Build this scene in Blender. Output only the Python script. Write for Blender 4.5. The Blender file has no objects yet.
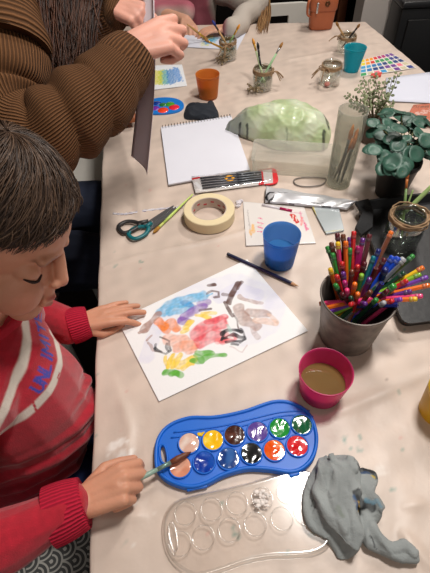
import bpy, bmesh, math, random
import numpy as np
from mathutils import Vector, Matrix
from mathutils.geometry import tessellate_polygon

random.seed(7)
rng = np.random.default_rng(7)
SC = bpy.context.scene
COL = SC.collection
T = 0.74                      # height of the table top above the floor

# ------------------------------------------------------------ camera
FPX = 441.4
_p, _r, _h = math.radians(48.87), math.radians(-2.907), 0.6753
CF = Vector((0, math.cos(_p), -math.sin(_p)))
_up = Vector((1, 0, 0)).cross(CF)
CA = math.cos(_r) * Vector((1, 0, 0)) + math.sin(_r) * _up
CU = -math.sin(_r) * Vector((1, 0, 0)) + math.cos(_r) * _up
CC = Vector((0, 0, T + _h))
cam = bpy.data.cameras.new('camera'); camo = bpy.data.objects.new('camera', cam); COL.objects.link(camo)
cam.sensor_fit = 'VERTICAL'; cam.sensor_height = 24; cam.lens = 24 * FPX / 573
cam.clip_start = 0.02
m = Matrix((CA, CU, -CF)).transposed().to_4x4(); m.translation = CC
camo.matrix_world = m
SC.camera = camo

# ------------------------------------------------------------ light, world, exposure
w = bpy.data.worlds.new('room_air'); SC.world = w; w.use_nodes = True
w.node_tree.nodes['Background'].inputs[0].default_value = (0.95, 0.93, 0.92, 1)
w.node_tree.nodes['Background'].inputs[1].default_value = 0.27
def area(name, loc, size, power, col, look=(0.1, 0.8, T)):
    l = bpy.data.lights.new(name, 'AREA'); l.shape = 'DISK'; l.size = size; l.energy = power; l.color = col
    o = bpy.data.objects.new(name, l); COL.objects.link(o); o.location = loc
    o.rotation_euler = (Vector(look) - Vector(loc)).to_track_quat('-Z', 'Y').to_euler(); return o
area('ceiling_lamp_near', (0.475, 0.69, 2.40), 0.30, 22, (1.0, 0.955, 0.90), (0.2, 0.6, T))
area('ceiling_lamp_far', (0.85, 1.95, 2.42), 0.35, 17, (1.0, 0.95, 0.89), (0.3, 1.5, T))
area('ceiling_lamp_behind', (0.2, -0.9, 2.40), 0.5, 5, (1.0, 0.90, 0.8), (0.0, 0.3, T))
SC.view_settings.view_transform = 'Standard'; SC.view_settings.look = 'None'
SC.view_settings.exposure = 0.10; SC.view_settings.gamma = 1; SC.view_settings.use_curve_mapping = False

# ------------------------------------------------------------ placing helpers (h = height above the table top)
def D(x, y, d):
    return CC + d * (CF + (x - 215) / FPX * CA + (286.5 - y) / FPX * CU)
def P(x, y, h=0.0):
    v = D(x, y, 1) - CC
    return CC + v * ((h - _h) / v.z)
def Z(x, y, h=0.0): return Vector((x, y, T + h))

def S(r, g, b, a=1.0):
    f = lambda c: ((c / 255) / 12.92 if c / 255 <= 0.04045 else ((c / 255 + 0.055) / 1.055) ** 2.4)
    return (f(r), f(g), f(b), a)

# ------------------------------------------------------------ materials
MATS = {}
def mat(name, col, rough=0.6, metal=0.0, bump=0.0, bscale=80, var=0.0, vscale=6, spec=0.5, sss=0.0, coat=0.0, aniso=None, vcol=False, sheen=0.0):
    if name in MATS: return MATS[name]
    M = bpy.data.materials.new(name); M.use_nodes = True; nt = M.node_tree; b = nt.nodes['Principled BSDF']
    b.inputs['Base Color'].default_value = col; b.inputs['Roughness'].default_value = rough; b.inputs['Metallic'].default_value = metal
    b.inputs['Specular IOR Level'].default_value = spec; b.inputs['Coat Weight'].default_value = coat
    b.inputs['Sheen Weight'].default_value = sheen
    if sss: b.inputs['Subsurface Weight'].default_value = sss; b.inputs['Subsurface Radius'].default_value = (0.012, 0.005, 0.003); b.inputs['Subsurface Scale'].default_value = 0.6
    tc = nt.nodes.new('ShaderNodeTexCoord')
    src = None
    if vcol:
        at = nt.nodes.new('ShaderNodeAttribute'); at.attribute_name = 'Col'; src = at.outputs['Color']
        nt.links.new(src, b.inputs['Base Color'])
    if var or not vcol:
        n = nt.nodes.new('ShaderNodeTexNoise'); n.inputs['Scale'].default_value = vscale; n.inputs['Detail'].default_value = 4
        nt.links.new(tc.outputs['Object'], n.inputs['Vector'])
        if aniso:
            mp = nt.nodes.new('ShaderNodeMapping'); mp.inputs['Scale'].default_value = aniso
            nt.links.new(tc.outputs['Object'], mp.inputs['Vector']); nt.links.new(mp.outputs[0], n.inputs['Vector'])
        v = max(var, 0.03)
        mr = nt.nodes.new('ShaderNodeMapRange'); mr.inputs[1].default_value = 0.3; mr.inputs[2].default_value = 0.7
        mr.inputs[3].default_value = 1 - v; mr.inputs[4].default_value = 1 + v
        nt.links.new(n.outputs['Fac'], mr.inputs[0])
        mx = nt.nodes.new('ShaderNodeVectorMath'); mx.operation = 'SCALE'
        if src: nt.links.new(src, mx.inputs[0])
        else: mx.inputs[0].default_value = col[:3]
        nt.links.new(mr.outputs[0], mx.inputs['Scale']); nt.links.new(mx.outputs[0], b.inputs['Base Color'])
    if bump:
        n2 = nt.nodes.new('ShaderNodeTexNoise'); n2.inputs['Scale'].default_value = bscale; n2.inputs['Detail'].default_value = 3
        nt.links.new(tc.outputs['Object'], n2.inputs['Vector'])
        bp = nt.nodes.new('ShaderNodeBump'); bp.inputs['Strength'].default_value = bump; bp.inputs['Distance'].default_value = 0.002
        nt.links.new(n2.outputs['Fac'], bp.inputs['Height']); nt.links.new(bp.outputs[0], b.inputs['Normal'])
    MATS[name] = M; return M

def ribmat(name, col, count_u, rough=0.9, strength=1.0, dist=0.004, dark=0.45, axis=0, rows=0):
    """knitted ribs running along v (axis 0) or around (axis 1) of the UV map"""
    if name in MATS: return MATS[name]
    M = mat(name, col, rough, bump=0, spec=.2); nt = M.node_tree; b = nt.nodes['Principled BSDF']
    uv = nt.nodes.new('ShaderNodeUVMap'); sp = nt.nodes.new('ShaderNodeSeparateXYZ'); nt.links.new(uv.outputs[0], sp.inputs[0])
    no = nt.nodes.new('ShaderNodeTexNoise'); no.inputs['Scale'].default_value = 9; no.inputs['Detail'].default_value = 3
    def sine(out, n, wob):
        a = nt.nodes.new('ShaderNodeMath'); a.operation = 'MULTIPLY_ADD'; a.inputs[1].default_value = n * 2 * math.pi
        nt.links.new(out, a.inputs[0])
        wv = nt.nodes.new('ShaderNodeMath'); wv.operation = 'MULTIPLY'; wv.inputs[1].default_value = wob
        nt.links.new(no.outputs['Fac'], wv.inputs[0]); nt.links.new(wv.outputs[0], a.inputs[2])
        s = nt.nodes.new('ShaderNodeMath'); s.operation = 'SINE'; nt.links.new(a.outputs[0], s.inputs[0])
        h = nt.nodes.new('ShaderNodeMath'); h.operation = 'MULTIPLY_ADD'; h.inputs[1].default_value = 0.5; h.inputs[2].default_value = 0.5
        nt.links.new(s.outputs[0], h.inputs[0]); return h.outputs[0]
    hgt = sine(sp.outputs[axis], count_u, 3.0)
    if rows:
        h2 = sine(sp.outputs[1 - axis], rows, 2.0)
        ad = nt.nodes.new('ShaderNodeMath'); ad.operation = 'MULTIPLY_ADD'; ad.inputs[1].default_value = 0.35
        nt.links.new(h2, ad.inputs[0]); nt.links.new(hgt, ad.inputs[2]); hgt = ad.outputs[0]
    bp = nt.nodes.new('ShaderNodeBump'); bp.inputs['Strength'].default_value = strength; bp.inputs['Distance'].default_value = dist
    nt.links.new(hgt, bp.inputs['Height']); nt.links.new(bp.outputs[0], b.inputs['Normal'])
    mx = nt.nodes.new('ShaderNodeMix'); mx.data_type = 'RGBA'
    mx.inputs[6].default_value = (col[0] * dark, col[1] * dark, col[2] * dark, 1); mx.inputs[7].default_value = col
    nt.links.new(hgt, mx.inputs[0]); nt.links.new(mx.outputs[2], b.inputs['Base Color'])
    return M

def clear(name, col, opacity=0.3, rough=0.1, tint=None, spec=0.5, vcol=False):
    """thin see-through plastic or glass: part lets light straight through, part is surface"""
    if name in MATS: return MATS[name]
    M = mat(name, col, rough, spec=spec, vcol=vcol); nt = M.node_tree; b = nt.nodes['Principled BSDF']; out = nt.nodes['Material Output']
    t = nt.nodes.new('ShaderNodeBsdfTransparent'); t.inputs[0].default_value = tint or (0.97, 0.97, 0.97, 1)
    fr = nt.nodes.new('ShaderNodeLayerWeight'); fr.inputs['Blend'].default_value = 0.25
    mr = nt.nodes.new('ShaderNodeMapRange'); mr.inputs[3].default_value = opacity; mr.inputs[4].default_value = min(1, opacity + 0.35)
    nt.links.new(fr.outputs['Facing'], mr.inputs[0])
    mx = nt.nodes.new('ShaderNodeMixShader'); nt.links.new(mr.outputs[0], mx.inputs[0])
    nt.links.new(t.outputs[0], mx.inputs[1])
    tl = nt.nodes.new('ShaderNodeBsdfTranslucent'); tl.inputs[0].default_value = col
    m2 = nt.nodes.new('ShaderNodeMixShader'); m2.inputs[0].default_value = 0.35
    nt.links.new(b.outputs[0], m2.inputs[1]); nt.links.new(tl.outputs[0], m2.inputs[2])
    nt.links.new(m2.outputs[0], mx.inputs[2]); nt.links.new(mx.outputs[0], out.inputs[0])
    return M

def glass(name, tint=(0.93, 0.95, 0.94, 1), refl=0.12, rough=0.03, edge=0.6):
    """thin clear glass: transparent with reflections that grow at grazing angles"""
    if name in MATS: return MATS[name]
    M = bpy.data.materials.new(name); M.use_nodes = True; nt = M.node_tree; nt.nodes.remove(nt.nodes['Principled BSDF']); out = nt.nodes['Material Output']
    t = nt.nodes.new('ShaderNodeBsdfTransparent'); t.inputs[0].default_value = tint
    g = nt.nodes.new('ShaderNodeBsdfGlossy'); g.inputs['Roughness'].default_value = rough; g.inputs[0].default_value = (1, 1, 1, 1)
    fr = nt.nodes.new('ShaderNodeLayerWeight'); fr.inputs['Blend'].default_value = 0.3
    mr = nt.nodes.new('ShaderNodeMapRange'); mr.inputs[3].default_value = refl; mr.inputs[4].default_value = edge
    nt.links.new(fr.outputs['Facing'], mr.inputs[0])
    mx = nt.nodes.new('ShaderNodeMixShader'); nt.links.new(mr.outputs[0], mx.inputs[0]); nt.links.new(t.outputs[0], mx.inputs[1]); nt.links.new(g.outputs[0], mx.inputs[2])
    nt.links.new(mx.outputs[0], out.inputs[0]); MATS[name] = M; return M

# ------------------------------------------------------------ object helpers
def wl(o):
    v = Vector((0, 0, 0))
    while o: v += o.location; o = o.parent
    return v
def tag(o, label, cat=None, group=None, kind=None):
    if label: o['label'] = label
    if cat: o['category'] = cat
    if group: o['group'] = group
    if kind: o['kind'] = kind
    return o
def thing(name, loc, label, cat, group=None):
    o = bpy.data.objects.new(name, None); COL.objects.link(o); o.location = loc; o.empty_display_size = 0.02
    return tag(o, label, cat, group)
def obj(name, bm, m, parent=None, smooth=True, label=None, recalc=True):
    """world-space geometry becomes one linked mesh object (a child when parent is given)"""
    if isinstance(bm, bmesh.types.BMesh):
        if recalc: bmesh.ops.recalc_face_normals(bm, faces=bm.faces)
        me = bpy.data.meshes.new(name); bm.to_mesh(me); bm.free()
    else: me = bm; me.name = name
    n = len(me.vertices); co = np.empty(n * 3, np.float32); me.vertices.foreach_get('co', co); co = co.reshape(-1, 3)
    if parent: base = wl(parent)
    else: base = Vector(((co[:, 0].min() + co[:, 0].max()) / 2, (co[:, 1].min() + co[:, 1].max()) / 2, co[:, 2].min()))
    me.transform(Matrix.Translation(-base))
    if smooth: me.polygons.foreach_set('use_smooth', [True] * len(me.polygons))
    me.materials.clear()
    if m: me.materials.append(m)
    o = bpy.data.objects.new(name, me); COL.objects.link(o)
    if parent: o.parent = parent
    else: o.location = base
    if label: o['label'] = label
    return o
def flat(o, ang=0.6):
    """keep sharp edges sharp on a smooth-shaded mesh"""
    me = o.data; bm = bmesh.new(); bm.from_mesh(me)
    for e in bm.edges:
        if len(e.link_faces) == 2 and e.calc_face_angle(0) > ang: e.smooth = False
    bm.to_mesh(me); bm.free(); return o
def dup(root, loc=None, rz=None):
    r = root.copy(); COL.objects.link(r)
    if loc is not None: r.location = loc
    if rz is not None: r.rotation_euler = (0, 0, rz)
    for ch in list(root.children):
        c = ch.copy(); COL.objects.link(c); c.parent = r
        for g in list(ch.children):
            d = g.copy(); COL.objects.link(d); d.parent = c
    return r

def NB(): return bmesh.new()
def frame(t, ref=None):
    t = t.normalized(); r = ref or Vector((0, 0, 1))
    if abs(t.dot(r)) > 0.95: r = Vector((0, 1, 0))
    a = r.cross(t).normalized(); return a, t.cross(a).normalized()
def lathe(bm, prof, c, n=40, ax=None, sx=1.0, sy=1.0, rot=0):
    """prof = (radius, height) pairs along ax from c"""
    c = Vector(c); ax = Vector(ax or (0, 0, 1)).normalized()
    if ax.z > 0.999: a, b = Vector((1, 0, 0)), Vector((0, 1, 0))
    else: a, b = frame(ax)
    rings = []
    for r, z in prof:
        if r < 1e-6: rings.append([bm.verts.new(c + ax * z)])
        else: rings.append([bm.verts.new(c + ax * z + a * (math.cos(2 * math.pi * i / n + rot) * r * sx) + b * (math.sin(2 * math.pi * i / n + rot) * r * sy)) for i in range(n)])
    for R0, R1 in zip(rings, rings[1:]):
        for i in range(n):
            j = (i + 1) % n
            if len(R0) == 1 and len(R1) == 1: continue
            if len(R0) == 1: bm.faces.new((R0[0], R1[j], R1[i]))
            elif len(R1) == 1: bm.faces.new((R0[i], R0[j], R1[0]))
            else: bm.faces.new((R0[i], R0[j], R1[j], R1[i]))
    return rings
def tube(bm, pts, rad, n=12, caps=True, ref=None, uv=False, squash=None, wob=None):
    """swept tube; wob(i_frac, angle) scales the radius; optional uv: u around, v along"""
    pts = [Vector(p) for p in pts]
    if not hasattr(rad, '__len__'): rad = [rad] * len(pts)
    rings = []; a = None
    for i, p in enumerate(pts):
        t = (pts[min(i + 1, len(pts) - 1)] - pts[max(i - 1, 0)]).normalized()
        if a is None: a, b = frame(t, ref)
        else:
            a = (a - t * a.dot(t)).normalized(); b = t.cross(a)
        k = squash if squash else 1.0; ring = []
        for j in range(n):
            th = 2 * math.pi * j / n; r = rad[i] * (wob(i / (len(pts) - 1), th) if wob else 1)
            ring.append(bm.verts.new(p + a * math.cos(th) * r + b * math.sin(th) * r * k))
        rings.append(ring)
    L = bm.loops.layers.uv.verify() if uv else None
    for i, (R0, R1) in enumerate(zip(rings, rings[1:])):
        for j in range(n):
            k = (j + 1) % n
            f = bm.faces.new((R0[j], R0[k], R1[k], R1[j]))
            if uv:
                u0, u1 = j / n, (j + 1) / n; v0, v1 = i / (len(rings) - 1), (i + 1) / (len(rings) - 1)
                for l, q in zip(f.loops, ((u0, v0), (u1, v0), (u1, v1), (u0, v1))): l[L].uv = q
    if caps:
        bm.faces.new(rings[0][::-1]); bm.faces.new(rings[-1])
    return rings
def spline(pts, n=10):
    """Catmull-Rom through points (Vectors or scalars in tuples)"""
    P_ = [Vector(p) for p in pts]; out = []
    for i in range(len(P_) - 1):
        p0, p1, p2, p3 = P_[max(i - 1, 0)], P_[i], P_[i + 1], P_[min(i + 2, len(P_) - 1)]
        for k in range(n):
            t = k / n
            out.append(0.5 * ((2 * p1) + (p2 - p0) * t + (2 * p0 - 5 * p1 + 4 * p2 - p3) * t * t + (3 * p1 - p0 - 3 * p2 + p3) * t ** 3))
    out.append(P_[-1]); return out
def closed(pts, n=6):
    P_ = [Vector(p) for p in pts]; N = len(P_); out = []
    for i in range(N):
        p0, p1, p2, p3 = P_[i - 1], P_[i], P_[(i + 1) % N], P_[(i + 2) % N]
        for k in range(n):
            t = k / n
            out.append(0.5 * ((2 * p1) + (p2 - p0) * t + (2 * p0 - 5 * p1 + 4 * p2 - p3) * t * t + (3 * p1 - p0 - 3 * p2 + p3) * t ** 3))
    return out
def interp(vals, n): return [np.interp(i / (n - 1) * (len(vals) - 1), range(len(vals)), vals) for i in range(n)]
def prism(bm, poly, z0, z1, holes=(), bev=0.0):
    """vertical prism over an outline (world xy), z in world"""
    loops = [poly] + list(holes); fl = [Vector((p[0], p[1], 0)) for lp in loops for p in lp]
    tri = tessellate_polygon([[Vector((p[0], p[1], 0)) for p in lp] for lp in loops])
    lo = [bm.verts.new((p.x, p.y, z0)) for p in fl]; hi = [bm.verts.new((p.x, p.y, z1)) for p in fl]
    for t in tri:
        try: bm.faces.new([hi[i] for i in t]); bm.faces.new([lo[i] for i in t][::-1])
        except ValueError: pass
    k = 0
    for lp in loops:
        n = len(lp)
        for i in range(n):
            j = (i + 1) % n
            bm.faces.new((lo[k + i], lo[k + j], hi[k + j], hi[k + i]))
        k += n
def box(bm, c, s, rz=0, bev=0.0, M=None):
    g = bmesh.ops.create_cube(bm, size=1)['verts']
    mt = Matrix.Translation(Vector(c)) @ (M or Matrix.Rotation(rz, 4, 'Z')) @ Matrix.Diagonal((*s, 1))
    bmesh.ops.transform(bm, matrix=mt, verts=g)
    if bev:
        es = list({e for v in g for e in v.link_edges})
        bmesh.ops.bevel(bm, geom=es, offset=bev, segments=2, affect='EDGES', profile=0.6)
def ball(bm, c, r, sc=(1, 1, 1), R=None, seg=20):
    g = bmesh.ops.create_uvsphere(bm, u_segments=seg, v_segments=max(8, seg // 2 + 2), radius=1)['verts']
    mt = Matrix.Translation(Vector(c)) @ (R.to_4x4() if R else Matrix()) @ Matrix.Diagonal((r * sc[0], r * sc[1], r * sc[2], 1))
    bmesh.ops.transform(bm, matrix=mt, verts=g)
def capsule(bm, p0, p1, r0, r1, n=14):
    p0, p1 = Vector(p0), Vector(p1); d = p1 - p0; L = d.length
    if L < 1e-6: return ball(bm, p0, r0)
    pr = [(0.0, -r0)] + [(r0 * math.sin(t), -r0 * math.cos(t)) for t in (0.4, 0.8, 1.2)] + [(r0, 0), (r1, L)] + [(r1 * math.cos(t), L + r1 * math.sin(t)) for t in (0.4, 0.8, 1.2)] + [(0.0, L + r1)]
    lathe(bm, pr, p0, n, d)
def remesh(bm, voxel, smooth=4, fac=0.5):
    """melt overlapping volumes into one continuous surface"""
    bmesh.ops.recalc_face_normals(bm, faces=bm.faces)
    me = bpy.data.meshes.new('tmp'); bm.to_mesh(me); bm.free()
    o = bpy.data.objects.new('tmp', me); COL.objects.link(o)
    r = o.modifiers.new('r', 'REMESH'); r.mode = 'VOXEL'; r.voxel_size = voxel; r.adaptivity = 0
    if smooth: s = o.modifiers.new('s', 'SMOOTH'); s.iterations = smooth; s.factor = fac
    dg = bpy.context.evaluated_depsgraph_get(); dg.update()
    out = bpy.data.meshes.new_from_object(o.evaluated_get(dg)); bpy.data.objects.remove(o); bpy.data.meshes.remove(me)
    return out
def coords(me):
    n = len(me.vertices); co = np.empty(n * 3, np.float32); me.vertices.foreach_get('co', co); return co.reshape(-1, 3).astype(float)
def setco(me, co): me.vertices.foreach_set('co', co.astype(np.float32).ravel()); me.update()
def normals(me):
    n = len(me.vertices); a = np.empty(n * 3, np.float32); me.vertex_normals.foreach_get('vector', a); return a.reshape(-1, 3).astype(float)
class Noise:
    def __init__(s, seed, dim=3, n=14):
        g = np.random.default_rng(seed); k = g.normal(size=(n, dim)); k /= np.linalg.norm(k, axis=1)[:, None]
        s.k = k * g.uniform(0.6, 1.8, n)[:, None]; s.ph = g.uniform(0, 6.28, n); s.n = n
    def __call__(s, p, f=1.0): return np.sin(p @ s.k.T * f * 6.28 + s.ph).sum(1) / math.sqrt(s.n / 2)
N3 = Noise(1); N3b = Noise(2); N2 = Noise(3, 2); N2b = Noise(4, 2)
def setcol(me, rgb):
    a = me.color_attributes.get('Col') or me.color_attributes.new('Col', 'FLOAT_COLOR', 'POINT')
    d = np.ones((len(me.vertices), 4), np.float32); d[:, :3] = rgb; a.data.foreach_set('color', d.ravel())
def seg_dist(p, a, b):
    ab = b - a; L = max((ab * ab).sum(), 1e-12); t = np.clip(((p - a) @ ab) / L, 0, 1); return np.linalg.norm(p - a - t[:, None] * ab, axis=1)
def paint(p, base, strokes, wob=0.0, f=60, soft=0.15, grow=1.0):
    """lay paint strokes (points, radius, colour, opacity) over points p (n x 2)"""
    rgb = np.tile(np.array(base[:3]), (len(p), 1)) if not hasattr(base, 'shape') else base.copy()
    q = p + wob * np.stack([N2(p, f), N2b(p, f)], 1) if wob else p
    for pts, r, c, al in strokes:
        pts = [np.array(a, float) for a in pts]; d = np.full(len(p), 1e9)
        if len(pts) == 1: d = np.linalg.norm(q - pts[0], axis=1)
        for a, b in zip(pts, pts[1:]): d = np.minimum(d, seg_dist(q, a, b))
        r = r * grow; k = np.clip((r - d) / (r * soft + 1e-9), 0, 1) * al
        if al < 1: k = k * (0.85 + 0.15 * np.clip(N2b(p, f * 1.3), -1, 1))
        rgb = rgb * (1 - k[:, None]) + np.array(c[:3]) * k[:, None]
    return rgb
def sheet(c4, nu, nv, th=0.0006, zf=None):
    """thin sheet of card over four corners (world, order: a b c d), closed, with (u, v) per vertex"""
    a, b, c, d = [Vector(x) for x in c4]; bm = NB(); top = []; bot = []; uvs = []
    for j in range(nv + 1):
        for i in range(nu + 1):
            u, v = i / nu, j / nv; p = (a * (1 - u) + b * u) * (1 - v) + (d * (1 - u) + c * u) * v
            dz = zf(u, v) if zf else 0
            top.append(bm.verts.new(p + Vector((0, 0, th + dz)))); uvs.append((u, v))
    W = nu + 1
    for j in range(nv):
        for i in range(nu): bm.faces.new((top[j * W + i], top[j * W + i + 1], top[(j + 1) * W + i + 1], top[(j + 1) * W + i]))
    edge = [i for i in range(W)] + [j * W + nu for j in range(1, nv + 1)] + [nv * W + i for i in range(nu - 1, -1, -1)] + [j * W for j in range(nv - 1, 0, -1)]
    bot = {k: bm.verts.new(top[k].co - Vector((0, 0, th))) for k in edge}
    for k0, k1 in zip(edge, edge[1:] + edge[:1]): bm.faces.new((top[k0], bot[k0], bot[k1], top[k1]))
    uvs += [uvs[k] for k in edge]
    me = bpy.data.meshes.new('sheet'); bm.to_mesh(me); bm.free()
    return me, np.array(uvs)
def xy(me): return coords(me)[:, :2]
def PX(pts, sc=1.0, ox=0, oy=0, h=0.0):
    return [tuple(P(ox + x / sc, oy + y / sc, h)[:2]) for x, y in pts]

paper_m = mat('painted_paper', S(235, 235, 235), 0.75, vcol=True, bump=0.15, bscale=300)

# ============================================================ THE SETTING
def struct(name, bm, m, smooth=False): o = obj(name, bm, m, smooth=smooth); o['kind'] = 'structure'; return o
b = NB(); box(b, (0.1, 0.9, -0.05), (5.4, 6.2, 0.1)); struct('floor', b, mat('dark_floor', S(38, 32, 29), 0.5, var=0.2, vscale=4))
b = NB(); box(b, (0.1, 0.9, 2.55), (5.4, 6.2, 0.1)); struct('ceiling', b, mat('ceiling_paint', S(200, 195, 188), 0.9))
b = NB(); box(b, (-2.4, 0.9, 1.25), (0.1, 6.2, 2.5)); struct('wall_left', b, mat('dark_wall', S(70, 62, 56), 0.9, var=0.06, vscale=3))
b = NB(); box(b, (0.1, 3.75, 1.25), (5.1, 0.1, 2.5)); struct('wall_back', b, mat('brown_wall', S(30, 22, 19), 0.9, var=0.1, vscale=3))
b = NB(); box(b, (1.66, 2.27, 1.25), (1.87, 0.12, 2.5)); struct('wall_far', b, mat('grey_wall', S(196, 188, 182), 0.85, var=0.04, vscale=3, bump=0.1))
b = NB(); box(b, (2.65, 0.9, 1.25), (0.1, 6.2, 2.5)); struct('wall_right', b, mat('right_wall', S(150, 143, 138), 0.85, var=0.04, vscale=3))

# ============================================================ TABLE AND CLOTH
NL, NR, FR, FL = Vector((-0.128, -0.36, 0)), Vector((1.02, -0.27, 0)), Vector((0.673, 1.995, 0)), Vector((-0.40, 2.086, 0))
def tuv(u, v): return (NL * (1 - u) + NR * u) * (1 - v) + (FL * (1 - u) + FR * u) * v
tb = thing('table', Z(0.3, 0.85, -T), 'long trestle table under the paint-stained beige plastic cover', 'table')
b = NB(); ins = 0.012
prism(b, [tuv(ins, ins)[:2], tuv(1 - ins, ins)[:2], tuv(1 - ins, 1 - ins)[:2], tuv(ins, 1 - ins)[:2]], T - 0.030, T - 0.004)
obj('tabletop', b, mat('table_board', S(190, 170, 150), 0.6), tb, smooth=False)
for u, v in ((0.07, 0.04), (0.93, 0.04), (0.07, 0.96), (0.93, 0.96)):
    q = tuv(u, v); b = NB(); box(b, (q.x, q.y, (T - 0.03) / 2), (0.045, 0.045, T - 0.03), 0.12, 0.004)
    obj('leg', b, mat('black_metal', S(25, 25, 27), 0.4), tb)

NU, NV = 290, 600
OV = 0.16
def cloth_point(s, t):
    """s, t run past 0..1 onto the hanging skirts"""
    u = min(max(s, 0), 1); v = min(max(t, 0), 1); p = tuv(u, v)
    du = s - u; dv = t - v; drop = math.hypot(du * 1.08, dv * 2.35)
    wv = 0.006 * math.sin(p.y * 31 + 1) + 0.004 * math.sin(p.y * 67 + p.x * 40)
    out = min(drop, 0.004) * 0.9 + (drop * 0.10 + wv * min(1, drop / 0.06))
    n = Vector((math.copysign(1, du) if du else 0, math.copysign(1, dv) if dv else 0, 0))
    if n.length > 0: n.normalize()
    return Vector((p.x, p.y, T)) + n * out - Vector((0, 0, max(0, drop - 0.004)))
su = OV / 1.08; sv = OV / 2.35
b = NB(); grid = []
for j in range(NV + 1):
    row = []
    for i in range(NU + 1):
        row.append(b.verts.new(cloth_point(-su + (1 + 2 * su) * i / NU, -sv + (1 + 2 * sv) * j / NV)))
    grid.append(row)
for j in range(NV):
    for i in range(NU): b.faces.new((grid[j][i], grid[j][i + 1], grid[j + 1][i + 1], grid[j + 1][i]))
me = bpy.data.meshes.new('tablecloth'); b.to_mesh(me); b.free()
co = coords(me); q = co[:, :2]
# creases and gentle waviness (real relief)
creases = [(PX([(103, 268), (140, 256), (215, 240), (262, 226)]), 0.006, 0.0022), (PX([(300, 405), (340, 460), (372, 500), (430, 566)]), 0.006, 0.004),
           (PX([(112, 360), (130, 430), (126, 480)]), 0.008, 0.0015), (PX([(95, 520), (170, 514), (300, 520), (420, 504)]), 0.006, 0.0018),
           (PX([(330, 415), (380, 395), (430, 372)]), 0.010, 0.002), (PX([(108, 100), (135, 180), (140, 215)]), 0.010, 0.002),
           (PX([(290, 60), (380, 44)]), 0.012, 0.002), (PX([(250, 175), (330, 200)]), 0.01, 0.001)]
top = co[:, 2] > T - 0.002; dz = np.zeros(len(co))
for pts, r, hgt in creases:
    d = np.full(len(co), 9.0)
    for a, c in zip(pts, pts[1:]): d = np.minimum(d, seg_dist(q, np.array(a), np.array(c)))
    dz += hgt * np.exp(-(d / r) ** 2)
dz += 0.0005 * np.abs(N2(q, 3.1)) + 0.00025 * N2b(q, 11)
for (x, y), r in (((212, 330), 0.19), ((205, 150), 0.16), ((237, 443), 0.15), ((245, 520), 0.13), ((340, 500), 0.08)):
    d = np.linalg.norm(q - np.array(P(x, y)[:2]), axis=1); dz *= np.clip((d - r) / 0.02, 0, 1)
co[:, 2] += np.where(top, np.clip(dz * 1.6, -0.0005, 0.0056) - 0.0006, 0); setco(me, co)
base = np.tile(np.array(S(206, 188, 175)[:3]), (len(co), 1))
mott = 1 + 0.03 * N2(q, 2.3) + 0.03 * N2b(q, 7) + 0.03 * N2(q, 19) ; base *= np.clip(mott, 0.85, 1.1)[:, None]
fold = PX([(96, 262), (430, 205)])
teal, pinky, wht = S(78, 134, 122), S(205, 140, 130), S(232, 226, 220)
st = []
def sp(x, y, r, c, a=0.6): st.append(([tuple(P(x, y)[:2])], r, c, a))
for x, y, r in ((345, 440, 8), (352, 447, 6), (359, 450, 9), (360, 437, 6), (356, 431, 4), (402, 450, 6), (393, 489, 6), (366, 455, 5), (396, 446, 3), (114, 252, 6), (118, 250, 5), (205, 469, 6), (212, 466, 4),
                (222, 504, 7), (236, 536, 8), (232, 530, 6), (310, 535, 5), (290, 552, 5), (140, 262, 5), (130, 492, 6), (124, 545, 6), (100, 362, 3), (97, 376, 3), (111, 369, 3), (336, 395, 2), (408, 380, 2), (290, 232, 4), (398, 392, 4), (420, 300, 3)):
    sp(x, y, r / 1800, teal, 0.8)
for x, y, r in ((401, 437, 7), (403, 442, 4), (126, 185, 9), (150, 190, 12), (132, 210, 6), (245, 36, 8), (228, 84, 10), (300, 60, 6), (388, 348, 3), (415, 358, 2.5), (300, 390, 3), (123, 430, 4), (345, 170, 10), (398, 360, 2.5), (404, 398, 2.5), (410, 410, 2.5), (262, 160, 4), (108, 290, 5)):
    sp(x, y, r / 2100, pinky, 0.55)
for k in range(26):
    sp(108 + 26 * rng.random(), 441 + 16 * rng.random(), 0.0026 + 0.003 * rng.random(), wht, 0.85)
for x, y, r in ((135, 505, 4), (139, 515, 4), (156, 512, 5), (127, 470, 3), (121, 455, 3), (152, 470, 3), (330, 60, 9), (276, 40, 9), (250, 240, 5), (190, 238, 8), (106, 500, 8), (180, 300, 3), (340, 380, 12), (380, 470, 20), (250, 560, 12)):
    sp(x, y, r / 2000, wht, 0.5)
for k in range(70):
    sp(95 + 330 * rng.random(), 60 + 500 * rng.random(), 0.0008 + 0.0014 * rng.random(), [teal, pinky, S(120, 100, 90), wht][k % 4], 0.7)
base = paint(q, base, st, wob=0.0016, f=55, soft=0.4)
setcol(me, base)
cloth_m = mat('plastic_cloth', S(206, 188, 175), 0.42, vcol=True, bump=0.8, bscale=22, spec=0.45)
tc_ = tag(obj('tablecloth', me, cloth_m), 'beige plastic table cover with creases and dried paint spots', 'tablecloth')

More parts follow.
